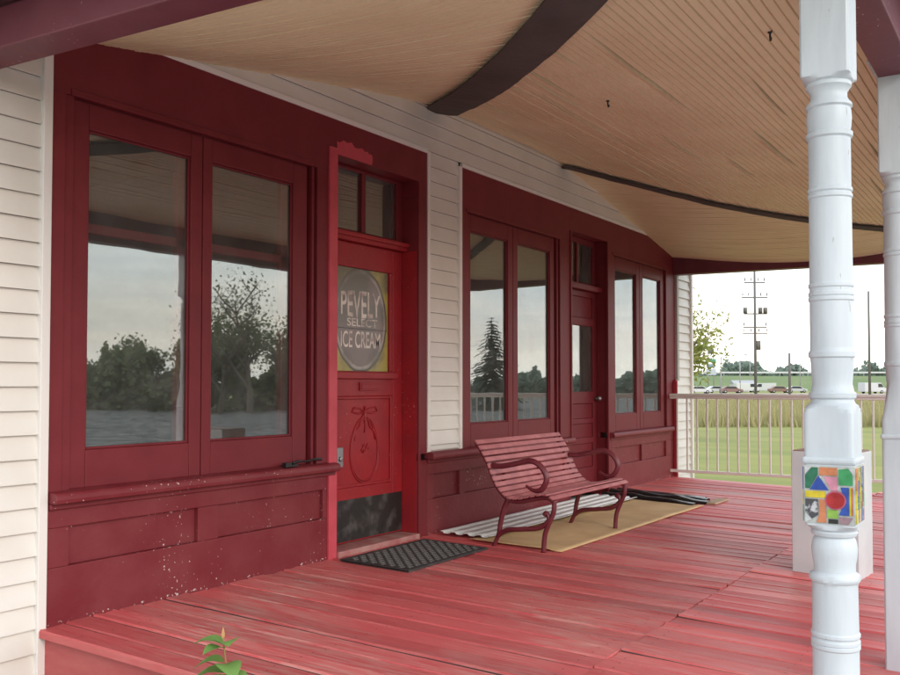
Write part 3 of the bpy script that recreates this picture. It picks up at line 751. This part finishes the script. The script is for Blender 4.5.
for (x0, x1, y0_, y1_) in ((e[0], e[1], e[2], e[2]+.03), (e[0], e[1], e[3]-.03, e[3]), (e[0], e[0]+.03, e[2]+.03, e[3]-.03), (e[1]-.03, e[1], e[2]+.03, e[3]-.03)):
    b.add([(x, y, fz(y, k)) for k in (.004, .015) for (x, y) in ((x0, y0_), (x1, y0_), (x1, y1_), (x0, y1_))], [(4, 5, 6, 7), (0, 1, 5, 4), (1, 2, 6, 5), (2, 3, 7, 6), (3, 0, 4, 7)])
b.build('border', M['rubber'], DM)

b = MB(); rows = []
for i in range(41):
    u = i/40; r_ = []
    for j in range(15):
        v = j/14; x = 5.585+(8.45-5.585)*u+.02*v; y = -.36-(.70+.04*u)*v
        lift = .006+.016*max(0, noise.noise((x*1.6, y*2.2, 3)))+(.012*max(0, 1-u*9) if v < .9 else .004)
        r_.append((x, y, fz(y, lift)))
    rows.append(r_)
b.grid(rows)
o = b.build('tan_sheet', M['card']); so = o.modifiers.new('t', 'SOLIDIFY'); so.thickness = .005; so.offset = -1
tag(o, 'tan cardboard-like sheet lying flat on the deck under the red bench', 'sheet')
b = MB(); rows = []
for j in range(61):
    v = j/60; y = -.085-.40*v; c_ = math.cos(v*2*PI*4); zz = .013*min(1, max(0, .5+1.4*c_))
    rows.append([(5.62+.045*v+(8.35-5.62)*i/20, y, fz(y, .022+zz+.004*noise.noise((i*.3, v, 1)))) for i in range(21)])
b.grid(rows)
o = b.build('corrugated_sheet', M['tin']); so = o.modifiers.new('t', 'SOLIDIFY'); so.thickness = .003; so.offset = -1
tag(o, 'white ribbed roofing sheet lying along the foot of the wall behind the bench', 'sheet')
b = MB()
for k, (xc, rr, hh) in enumerate(((8.50, .07, .05), (8.66, .08, .065), (8.83, .07, .055), (8.97, .05, .035))):
    rows = []
    for i in range(25):
        u = i/24; y = -.10-(.99-.07*abs(k-1))*u; x = xc+.03*math.sin(u*5+k)
        rr2 = rr*(1+.25*noise.noise((u*4, k, 2))); hh2 = hh*(1-.55*u**3)*(1+.3*noise.noise((u*5, k, 9)))
        rows.append([(x+rr2*math.cos(a), y, fz(y, max(.001, hh2*math.sin(a)))) for a in [PI*s/8 for s in range(9)]])
    b.grid(rows)
tag(b.build('plastic_sheeting', M['poly']), 'heap of folded black plastic on the deck beyond the tan sheet', 'plastic sheet')
b = MB(); b.box(8.60, 9.02, -1.17, -1.06, fz(-1.1, .003), fz(-1.1, .02)); o = b.build('board_scrap', mat('raw_wood', (.42, .30, .20), .7, .2, 20), None, .003)
tag(o, 'small raw board end poking out beside the black plastic', 'board')

# plinth: local frame rotated a little
PD = thing('plinth', (6.13, -2.655, SL*-2.655), 'tall white display plinth standing on the deck behind the stained glass post', 'plinth')
PD.rotation_euler = (0, 0, math.radians(-5))
b = MB(); b.box(-.158, .158, -.195, .195, -.012, .745); b.build('body', M['ped'], PD, .004, world=False)
b = MB(); b.box(-.150, .150, -.187, .187, .7455, .752); b.build('top_board', mat('plinth_top', (.34, .20, .17), .7, .2, 20), PD, .003, world=False)

b = MB()
b.box(4.10, 4.15, -.052, -.014, .603, .618); b.tube(smooth([(4.12, -.034, .622), (4.17, -.04, .632), (4.24, -.04, .628), (4.31, -.036, .634), (4.385, -.03, .63)], 5), [.011]*6+[.008]*8+[.010]*7, 8, flat=.8)
b.box(4.05, 4.10, -.05, -.016, .603, .630)
tag(b.build('pry_bar', M['blackm'], None, .003), 'short black metal bar lying on the window sill beside the bright red jamb', 'tool')
def hook(x, y, lab):
    z = cz_(x, y); b = MB(); b.tube([(x, y, z+.005), (x, y, z-.006)], .010, 10)
    b.tube(smooth([(x, y, z-.005), (x, y, z-.022), (x+.006, y, z-.036), (x+.015, y, z-.030), (x+.014, y, z-.020)], 4), .0045, 6)
    tag(b.build('ceiling_hook', M['blackm']), lab, 'hook', 'dark hooks screwed into the porch ceiling')
hook(5.02, -1.66, 'small dark hook in the middle of the tan ceiling between the dark strips')
hook(4.15, -2.80, 'small dark hook in the tan ceiling close to the nearest white post')

# ------------------------------------------------------------------ sprout in front of the deck edge
SP = thing('weed_sprout', (1.92, -1.79, -.63), 'small green weed with oval leaves growing up before the edge of the red deck', 'plant')
top = Vector((.0, .0, .985))
b = MB(); st = smooth([(0, 0, 0), (.02, .01, .3), (-.01, .0, .65), (.005, -.01, .85), top], 6); b.tube(st, [.006-.004*i/(len(st)-1) for i in range(len(st))], 6)
b.build('stem', mat('stem_red', (.30, .20, .08), .6), SP, world=False)
def leaf(base, d, ln, wd, droop):
    d = Vector(d).normalized(); s = d.cross(Vector((0, 0, 1))).normalized(); n = 8; rows = []
    for i in range(n+1):
        u = i/n; c = base+d*ln*u+Vector((0, 0, ln*(.25*u-droop*u*u))); w = wd*math.sin(PI*min(1, u**.8*.97+.03))*(1 if u < 1 else 0)
        rows.append([tuple(c-s*w+Vector((0, 0, .25*w))), tuple(c), tuple(c+s*w+Vector((0, 0, .25*w)))])
    return rows
lr = random.Random(3)
lv = [(.968, (-.35, .80, .15), .060, .018, .5), (.966, (-.45, -.62, .35), .055, .022, .5), (.955, (-.9, .1, .2), .045, .016, .5), (.915, (-.5, .85, .1), .055, .020, .6), (.91, (-.4, -.8, .1), .06, .021, .6),
      (.885, (-.45, .95, .0), .075, .023, .7), (.88, (-.35, -.9, .1), .08, .025, .7), (.86, (-.9, -.2, .0), .06, .022, .8), (.85, (.6, .5, .1), .07, .022, .6),
      (.82, (-.3, 1, 0), .085, .026, .7), (.81, (-.3, -1, 0), .09, .027, .7), (.77, (-.9, .3, 0), .08, .026, .7), (.72, (.2, .8, 0), .09, .026, .6), (.68, (-.3, -.9, 0), .10, .028, .6), (.55, (-.3, .9, 0), .10, .028, .6), (.45, (.5, -.8, 0), .10, .026, .6)]
for z, d, ln, wd, dr in lv:
    b = MB(); b.grid(leaf(Vector((0, -.005, z)), d, ln*1.7, wd*1.75, dr)); b.build('leaf', M['sprout'], SP, world=False)
b = MB(); b.grid(leaf(Vector((0, 0, .98)), (.1, .1, 1), .020, .005, -.6)); b.build('bud', mat('bud_pink', (.45, .25, .10), .6), SP, world=False)

# ------------------------------------------------------------------ ground and far setting
def sheet(name, pts, z, m):
    b = MB(); b.add([(x, y, z) for x, y in pts], [tuple(range(len(pts)))]); return tag(b.build(name, m), kind='structure')
sheet('ground', [(-2500, -2500), (2500, -2500), (2500, 2500), (-2500, 2500)], -.6, M['lawn'])
sheet('gravel_lot', [(-60, -13), (120, -13), (120, -48), (-60, -48)], -.596, M['gravel'])
sheet('bounce_forecourt', [(-14, 9), (2.3, 9), (2.3, -3.7), (14, -3.7), (14, -13), (-14, -13)], -.592, M['concrete'])  # unseen paving, added to bounce neutral light in place of green lawn
sheet('road', [(-600, -50), (600, -50), (600, -57), (-600, -57)], -.592, M['asphalt'])
a = [spot(640, 105), spot(960, 105), spot(990, 190), spot(600, 190)]
sheet('dirt_lot', [(p.x, p.y) for p in a], -.596, M['dirt'])
def ridge(name, z, w, h, m, px0, px1, step, seed, var):
    b = MB(); rows = []
    px = px0
    while px <= px1:
        hh = h*(1+var*noise.noise((px*.02, seed, 0)))
        p0, p1, p2, p3 = spot(px, z), spot(px, z+w*.35), spot(px, z+w*.6), spot(px, z+w*2)
        rows.append([(p0.x, p0.y, -.65), (p1.x, p1.y, -.6+hh), (p2.x, p2.y, -.6+hh), (p3.x, p3.y, -.65)]); px += step
    b.grid(rows); return tag(b.build(name, m), kind='structure')
ridge('highway_embankment', 250, 45, 4.3, M['bankgrass'], 560, 1100, 12, 1, .03)
ridge('far_hills', 900, 300, 14, M['hill'], 450, 1250, 10, 5, .35)
def post_rail(z, h, px0, px1):
    T = thing('guard_rail', spot((px0+px1)/2, z, -.6+4.25), 'pale guard rail running along the top of the grass embankment', 'guard rail')
    b = MB(); p, q = spot(px0, z, 4.45), spot(px1, z, 4.45); d = (q-p).normalized(); n = Vector((-d.y, d.x, 0))*.06
    b.add([p-n, q-n, q+n, p+n]+[v+Vector((0, 0, .45)) for v in (p-n, q-n, q+n, p+n)], [(0, 1, 2, 3), (4, 5, 6, 7), (0, 1, 5, 4), (1, 2, 6, 5), (2, 3, 7, 6), (3, 0, 4, 7)])
    b.build('beam', M['carwhite'], T)
    L2 = (q-p).length; s = 0
    while s < L2:
        k = MB(); c = p+d*s; k.box(c.x-.1, c.x+.1, c.y-.1, c.y+.1, 3.5, 4.445); k.build('post', M['grey'], T); s += 8
post_rail(266, 1, 640, 960)

# tall dry grass beyond the lawn
b = MB(); rg = random.Random(8)
for i in range(15000):
    z = 37+rg.random()**.9*45; px = rg.uniform(668, 905); p = spot(px, z); h = rg.uniform(.2, .8); w = rg.uniform(.03, .08)
    a = rg.uniform(0, PI); d = Vector((math.cos(a), math.sin(a), 0))*w; l = Vector((rg.uniform(-.2, .2), rg.uniform(-.2, .2), h))
    b.add([p-d, p+d, p+l], [(0, 1, 2)])
tag(b.build('tall_grass', M['dryblade']), kind='stuff')
# ------------------------------------------------------------------ poles and signs far off
def pole(px, z, h, r, label, arms=(), m='creosote', name='utility_pole', group=None, lamp=False):
    T = thing(name, spot(px, z), label, 'pole', group)
    b = MB(); b.tube([(0, 0, -.3), (0, 0, h*.5), (0, 0, h)], [r, r*.85, r*.65], 8); b.build('mast', M[m], T, world=False)
    d = Vector((math.sin(YAW), -math.cos(YAW), 0))
    for (hz, wd, cnt) in arms:
        c = MB(); c.add([tuple(d*s*wd/2+Vector((-d.y, d.x, 0))*t*.06+Vector((0, 0, hz+k))) for k in (0, .09) for s, t in ((-1, -1), (1, -1), (1, 1), (-1, 1))],
              [(0, 1, 2, 3), (4, 5, 6, 7), (0, 1, 5, 4), (1, 2, 6, 5), (2, 3, 7, 6), (3, 0, 4, 7)])
        for i in range(cnt):
            q = d*((i/(cnt-1)-.5)*wd*.94); c.tube([(q.x, q.y, hz+.16), (q.x, q.y, hz+.30), (q.x, q.y, hz+.45)], [.03, .05, .03], 6)
        c.build('crossarm', M[m], T, world=False)
    if lamp:
        c = MB(); q = d*1.1; c.tube([(0, 0, h-.1), (q.x*.5, q.y*.5, h+.25), (q.x, q.y, h+.3)], .06, 6); c.tube([(q.x, q.y, h+.32), (q.x*1.5, q.y*1.5, h+.28)], [.12, .10], 6); c.build('lamp_head', M['grey'], T, world=False)
    return T
zt = 76; sc_ = zt/930
T = pole(755.5, zt, 12.2, .125, 'tall dark utility pole with a stack of crossarms, biggest pole in the field', [((385-334)*sc_+1.7, 2.0, 4), ((385-328)*sc_+1.7, 1.9, 3), ((385-298)*sc_+1.7, 2.1, 5), ((385-283)*sc_+1.7, 1.7, 4)])
c = MB(); d = Vector((math.sin(YAW), -math.cos(YAW), 0))
for u in (-.8, .45, .85):
    q = d*u; zz = (385-312)*sc_+1.6; c.tube([(q.x, q.y, zz), (q.x, q.y, zz+.45)], .17, 8)
c.tube([tuple(d*-.9+Vector((0, 0, (385-312)*sc_+1.55))), tuple(d*1.0+Vector((0, 0, (385-312)*sc_+1.55)))], .05, 6)
c.build('transformer', M['creosote'], T, world=False)
q = d*.25; c = MB(); c.tube([(q.x, q.y, (385-350)*sc_+1.7), (q.x, q.y, (385-341)*sc_+1.7)], .2, 10); c.build('meter_box', M['creosote'], T, world=False)

pole(789.5, 85, (385-353)*85/930+1.7, .14, 'short dark pole standing just left of the stained glass post', m='creosote')
pole(869.5, 95, (385-291)*95/930+1.7, .14, 'bare dark pole in the gap between the two white posts')
pole(721, 170, (385-357)*170/930+1.7, .16, 'pale lamp pole rising behind the railing beside the far sign tower', m='grey', name='lamp_pole', lamp=True)
pole(740, 210, (385-356)*210/930+1.7, .16, 'thin pale lamp pole between the far sign tower and the tallest utility pole', m='grey', name='lamp_pole', lamp=True)
pole(750, 260, (385-358)*260/930+1.7, .14, 'thin faint lamp pole just left of the tallest utility pole', m='grey', name='lamp_pole', lamp=True)
pole(800, 250, (385-352)*250/930+1.7, .14, 'faint thin lamp pole beside the short dark pole', m='grey', name='lamp_pole', lamp=True)
ST = thing('sign_tower', spot(711, 240), 'tall roadside sign of stacked panels seen above the embankment', 'sign')
sc2 = 240/930
def panel(name, px0, px1, ya, yb, col):
    d = Vector((math.sin(YAW), -math.cos(YAW), 0)); n = Vector((math.cos(YAW), math.sin(YAW), 0))
    c = MB(); z0_, z1_ = (385-yb)*sc2+1.7, (385-ya)*sc2+1.7; a, e_ = (px0-711)*sc2, (px1-711)*sc2
    c.add([tuple(d*s+n*t+Vector((0, 0, k))) for k in (z0_, z1_) for s, t in ((a, -.2), (e_, -.2), (e_, .2), (a, .2))], [(0, 1, 2, 3), (4, 5, 6, 7), (0, 1, 5, 4), (1, 2, 6, 5), (2, 3, 7, 6), (3, 0, 4, 7)])
    c.build(name, mat('sign_face_%d' % ya, col, .5), ST, world=False)
panel('sign_panel', 708, 714, 349, 354, (.10, .10, .10)); panel('sign_panel', 705.5, 716, 359, 362.5, (.08, .26, .16)); panel('sign_panel', 707, 715, 364, 368, (.20, .27, .32))
panel('sign_panel', 706, 716, 369, 375, (.40, .44, .52))
c = MB()
for s in (-.7, .7): c.tube([tuple(Vector((math.sin(YAW), -math.cos(YAW), 0))*s+Vector((0, 0, -.2))), tuple(Vector((math.sin(YAW), -math.cos(YAW), 0))*s+Vector((0, 0, 10.5)))], .13, 6)
c.build('support_post', M['grey'], ST, world=False)

# ------------------------------------------------------------------ far vehicles
def car_mesh(kind):
    if kind == 'car': body = [(-2.2, .3), (2.2, .3), (2.25, .75), (1.3, .95), (.7, 1.42), (-1.1, 1.45), (-1.9, .98), (-2.25, .9)]; win = [(1.12, .95), (.62, 1.36), (-1.02, 1.38), (-1.65, .98)]; w = .85
    elif kind == 'van': body = [(-2.6, .35), (2.6, .35), (2.65, 1.0), (2.0, 1.25), (1.4, 2.1), (-2.6, 2.15)]; win = [(1.9, 1.25), (1.38, 1.95), (.6, 1.95), (.6, 1.25)]; w = .95
    return body, win, w
def vehicle(name, px, z, rot, kind, m, label):
    T = thing(name, spot(px, z), label, 'vehicle', 'vehicles parked beyond the field'); T.rotation_euler = (0, 0, rot)
    body, win, w = car_mesh(kind)
    b = MB(); b.prism(body, 2*w, axis=1, o=-w); b.build('body', M[m], T, .06, world=False)
    for s in (-1, 1):
        b = MB(); b.prism(win, .02, axis=1, o=s*w-(.0 if s > 0 else .02)); b.build('side_window', M['carglass'], T, world=False)
    for x in (-1.4, 1.45):
        for s in (-1, 1):
            b = MB(); b.tube([(x, s*(w-.2), .33), (x, s*(w+.02), .33)], .33, 14); wo = b.build('wheel', M['rubber_tyre'], T, world=False)
            b = MB(); b.tube([(x, s*(w+.0), .33), (x, s*(w+.035), .33)], .18, 10); b.build('hub', M['hubgrey'], wo, world=False)
R0 = math.radians(-57)
vehicle('parked_car', 699, 184, R0, 'car', 'carwhite', 'white parked car far off, leftmost of the row beyond the railing')
vehicle('parked_car', 716, 198, R0+.2, 'car', 'carsilver', 'silver parked car far off beneath the stacked roadside sign')
vehicle('parked_car', 731, 191, R0, 'car', 'carred', 'dull red parked car far off left of the tallest pole')
vehicle('parked_van', 746, 211, R0+.1, 'van', 'carwhite', 'white parked van far off just left of the tallest pole')
vehicle('parked_van', 764, 217, R0+2.9, 'van', 'carwhite', 'white parked van far off just right of the tallest pole')
vehicle('parked_car', 779, 198, R0, 'car', 'carred', 'reddish parked car far off beside the short dark pole')
vehicle('parked_car', 796, 204, R0, 'car', 'carsilver', 'silver parked car far off behind the stained glass post')
vehicle('parked_van', 872, 184, R0+.3, 'van', 'carwhite', 'white parked van far off in the gap between the two white posts')
T = thing('metal_shed', spot(742, 236), 'low pale shed with a pitched roof far off beyond the parked vans', 'shed'); T.rotation_euler = (0, 0, R0)
b = MB(); b.box(-2.6, 2.6, -2, 2, 0, 2.1); b.build('wall', M['carwhite'], T, world=False)
b = MB(); b.prism([(-2.3, 2.1), (2.3, 2.1), (0, 2.9)], 5.6, axis=0, o=-2.8); b.build('roof', M['grey'], T, world=False)
b = MB(); b.box(-.8, .8, -2.03, -2.0, 0, 1.8); b.build('door', M['grey'], T, world=False)

# ------------------------------------------------------------------ trees
def limb_tree(name, loc, h, cr, leafm, label, seed, leaves=1400, ls=.16, base=.35, spread=1., group=None, bare=.0, lv=3):
    rg = random.Random(seed); T = thing(name, loc, label, 'tree', group)
    b = MB(); ends = []
    def grow(p, d, ln, r, lvl):
        n = 4; pts = [p]; q = p; dd = d
        for i in range(n):
            dd = (dd+Vector((rg.uniform(-.2, .2), rg.uniform(-.2, .2), rg.uniform(-.05, .16)))).normalized(); q = q+dd*ln/n; pts.append(q)
            if lvl >= 1: ends.append((q, lvl))
        b.tube(pts, [r*(1-.55*i/n) for i in range(n+1)], 6 if lvl < 2 else 4, caps=False)
        if lvl < lv:
            for i in range(rg.randint(3, 4) if lvl else 6):
                s = rg.uniform(.35, 1); k = min(n, max(1, int(s*n))); a = rg.uniform(0, 2*PI)
                nd = (dd*.5+Vector((math.cos(a)*spread, math.sin(a)*spread, rg.uniform(.1, .75)))).normalized()
                grow(pts[k], nd, ln*rg.uniform(.45, .68), max(.012, r*.5), lvl+1)
    grow(Vector((0, 0, -.1)), Vector((0, 0, 1)), h*.5, h*.022, 0)
    b.build('trunk', M['bark'], T, world=False)
    c = MB()
    for i in range(leaves):
        p, lv_ = rg.choice(ends)
        p = p+Vector((rg.gauss(0, 1), rg.gauss(0, 1), rg.gauss(0, 1)))*cr*.13
        if p.z < h*base*.6: continue
        s = ls*rg.uniform(.6, 1.5); u = Vector((rg.uniform(-1, 1), rg.uniform(-1, 1), rg.uniform(-1, 1))).normalized(); v = u.orthogonal().normalized()
        c.add([p-u*s, p+v*s*.55, p+u*s, p-v*s*.55], [(0, 1, 2, 3)])
    c.build('crown', M[leafm], T, world=False)
    return T
def conifer(name, loc, h, label, seed):
    rg = random.Random(seed); T = thing(name, loc, label, 'tree')
    b = MB(); b.tube([(0, 0, -.1), (0, 0, h*.95)], [h*.02, .02], 7); b.build('trunk', M['bark'], T, world=False)
    c = MB(); n = 30
    for i in range(n):
        z = h*(.06+.92*i/n); R2 = h*.34*(1-i/n)**.62*rg.uniform(.75, 1.15)
        for k in range(17):
            a = rg.uniform(0, 2*PI); d = Vector((math.cos(a), math.sin(a), 0)); s = Vector((-d.y, d.x, 0)); L3 = R2*rg.uniform(.7, 1.1)
            for m_ in range(5):
                u0 = m_/5; p0 = Vector((0, 0, z))+d*L3*u0+Vector((0, 0, -.25*L3*u0*u0)); p1 = p0+d*L3*.28+s*rg.uniform(-.3, .3)*L3*.4+Vector((0, 0, -.1*L3))
                w = .075*h*(1-i/n)**.5*rg.uniform(.3, .8); c.add([p0-s*w*.4, p0+s*w*.4, p1+s*w*.25-Vector((0, 0, w*.3)), p1-s*w*.25-Vector((0, 0, w*.4))], [(0, 1, 2, 3)])
    c.build('crown', M['spruce'], T, world=False)
limb_tree('yellow_green_tree', spot(661, 30), 6.8, 3.0, 'leafy', 'sparse yellow green tree peeping out past the far corner of the building', 5, 5200, .075, .2, 1.1)
G = 'trees across the gravel lot, seen in the window reflections'
tl = [(60, 62, 5.2, 'leaf', 21, 1500), (105, 66, 5.8, 'leaf', 22, 1700), (150, 64, 5.6, 'leaf', 23, 1700), (190, 60, 6.2, 'leaf', 24, 1300), (222, 58, 8.0, 'leaf', 25, 1300), (252, 56, 9.4, 'leaf', 26, 1500), (284, 60, 8.2, 'leaf', 27, 1500), (312, 66, 6.5, 'leaf', 28, 1200), (350, 80, 5.5, 'leaf', 29, 900)]
labs = ['leftmost small leafy tree reflected at the left side of the nearest window', 'bushy tree reflected in the left half of the nearest window', 'dense bushy tree reflected in the middle of the nearest window', 'leafy tree reflected at the right side of the nearest window', 'thin crowned tree reflected at the left side of the second window', 'tallest twiggy tree reflected in the second window', 'tall leafy tree reflected at the right side of the second window', 'lower tree standing beside the tall reflected trees', 'small distant tree farthest along the reflected row']
for (px, z, h, lm, sd_, n), lb in zip(tl, labs):
    tw = 200 < px < 300
    limb_tree('leafy_tree', mirror_spot(px, z), h*(1.12 if tw else 1.06), h*(.5 if tw else .42), lm, lb, sd_, int(n*(1.3 if tw else 2.6)), .09 if tw else .11, .0, 1.0, G, lv=4)
conifer('spruce_tree', mirror_spot(494, 63), 6.6, 'dark spruce tree reflected in the left window of the far storefront', 3)
# undergrowth below the reflected trees and a far wood: uncountable masses
def mass(name, mk, pxs, zs, hs, n, s, m, seed):
    rg = random.Random(seed); b = MB()
    for i in range(n):
        px = rg.uniform(*pxs); z = rg.uniform(*zs); top = hs*(.55+.55*noise.noise((px*.035, seed, z*.01))+.3*noise.noise((px*.13, seed, 3)))
        p = mk(px, z, -.6+abs(top)*rg.random()**.7); u = Vector((rg.uniform(-1, 1), rg.uniform(-1, 1), rg.uniform(-1, 1))).normalized()*s*rg.uniform(.6, 1.4); v = u.orthogonal()
        b.add([p-u, p+v*.6, p+u, p-v*.6], [(0, 1, 2, 3)])
    return tag(b.build(name, m), kind='stuff')
mass('undergrowth', mirror_spot, (20, 400), (60, 70), 5.6, 23000, .2, M['leaf'], 2)
mass('far_wood', mirror_spot, (400, 700), (150, 175), 4.6, 6000, .6, M['farwood'], 4)
mass('distant_wood', spot, (640, 960), (420, 520), 15, 16000, 1.3, M['farwood'], 6)

# ------------------------------------------------------------------ light
w = bpy.data.worlds.new('World'); S.world = w; w.use_nodes = True
nt = w.node_tree; N = nt.nodes; L = nt.links; bg = N['Background']
SUN_EL = math.radians(26); SUN_AZ = math.radians(-112)      # azimuth measured from +X towards +Y: low over the open side of the porch
sky = N.new('ShaderNodeTexSky'); sky.sky_type = 'NISHITA'; sky.sun_disc = False; sky.sun_elevation = SUN_EL
sky.sun_rotation = math.radians(90)-SUN_AZ; sky.air_density = 1.2; sky.dust_density = 2.5
tc = N.new('ShaderNodeTexCoord'); mp = N.new('ShaderNodeMapping'); mp.inputs['Scale'].default_value = (1, 1, 3.2); L.new(tc.outputs['Generated'], mp.inputs[0])
n = N.new('ShaderNodeTexNoise'); n.inputs['Scale'].default_value = 3.2; n.inputs['Detail'].default_value = 7; n.inputs['Distortion'].default_value = .4; L.new(mp.outputs[0], n.inputs['Vector'])
cr = N.new('ShaderNodeValToRGB'); cr.color_ramp.elements[0].position = .30; cr.color_ramp.elements[1].position = .62
cr.color_ramp.elements[0].color = (.62, .62, .62, 1); cr.color_ramp.elements[1].color = (.97, .97, .97, 1); L.new(n.outputs['Fac'], cr.inputs['Fac'])
# cloud deck: white grey overhead, a warm band low down
sp = N.new('ShaderNodeSeparateXYZ'); L.new(tc.outputs['Generated'], sp.inputs[0])
hz = N.new('ShaderNodeValToRGB'); e = hz.color_ramp; e.elements[0].position = 0; e.elements[0].color = (.98, .95, .92, 1); e.elements[1].position = .55; e.elements[1].color = (.84, .90, .98, 1)
q = e.elements.new(.05); q.color = (1.0, .89, .80, 1); q = e.elements.new(.14); q.color = (.91, .94, .96, 1)
L.new(sp.outputs[2], hz.inputs['Fac'])
vm = N.new('ShaderNodeVectorMath'); vm.operation = 'SCALE'; vm.inputs['Scale'].default_value = 10.5; 
n5 = N.new('ShaderNodeTexNoise'); n5.inputs['Scale'].default_value = 2.4; n5.inputs['Detail'].default_value = 8; n5.inputs['Roughness'].default_value = .55; n5.inputs['Distortion'].default_value = .6
mp5 = N.new('ShaderNodeMapping'); mp5.inputs['Scale'].default_value = (1, 1, 7); L.new(tc.outputs['Generated'], mp5.inputs[0]); L.new(mp5.outputs[0], n5.inputs['Vector'])
c5 = N.new('ShaderNodeValToRGB'); c5.color_ramp.elements[0].position = .36; c5.color_ramp.elements[0].color = (.70, .76, .82, 1); c5.color_ramp.elements[1].position = .66; c5.color_ramp.elements[1].color = (1.18, 1.14, 1.08, 1); L.new(n5.outputs['Fac'], c5.inputs['Fac'])
m5 = N.new('ShaderNodeMixRGB'); m5.blend_type = 'MULTIPLY'; m5.inputs['Fac'].default_value = 1; L.new(hz.outputs[0], m5.inputs['Color1']); L.new(c5.outputs[0], m5.inputs['Color2'])
L.new(m5.outputs[0], vm.inputs[0])
mx = N.new('ShaderNodeMixRGB'); L.new(cr.outputs[0], mx.inputs['Fac']); L.new(sky.outputs[0], mx.inputs['Color1']); L.new(vm.outputs[0], mx.inputs['Color2'])
L.new(mx.outputs[0], bg.inputs['Color']); bg.inputs['Strength'].default_value = .12
sl = bpy.data.lights.new('sun', 'SUN'); sl.energy = .5; sl.angle = math.radians(18); sl.color = (1, .93, .84)
so = bpy.data.objects.new('sun', sl); COL.objects.link(so)
sd_ = Vector((math.cos(SUN_EL)*math.cos(SUN_AZ), math.cos(SUN_EL)*math.sin(SUN_AZ), math.sin(SUN_EL)))
so.rotation_euler = sd_.to_track_quat('Z', 'Y').to_euler(); so.location = (0, -20, 12)
S.view_settings.view_transform = 'Standard'; S.view_settings.look = 'None'; S.view_settings.gamma = 1; S.view_settings.use_curve_mapping = False
S.view_settings.exposure = .97
S.cycles.use_denoising = True
S.cycles.max_bounces = 10; S.cycles.diffuse_bounces = 5; S.cycles.transparent_max_bounces = 12
S.cycles.caustics_reflective = False; S.cycles.caustics_refractive = False
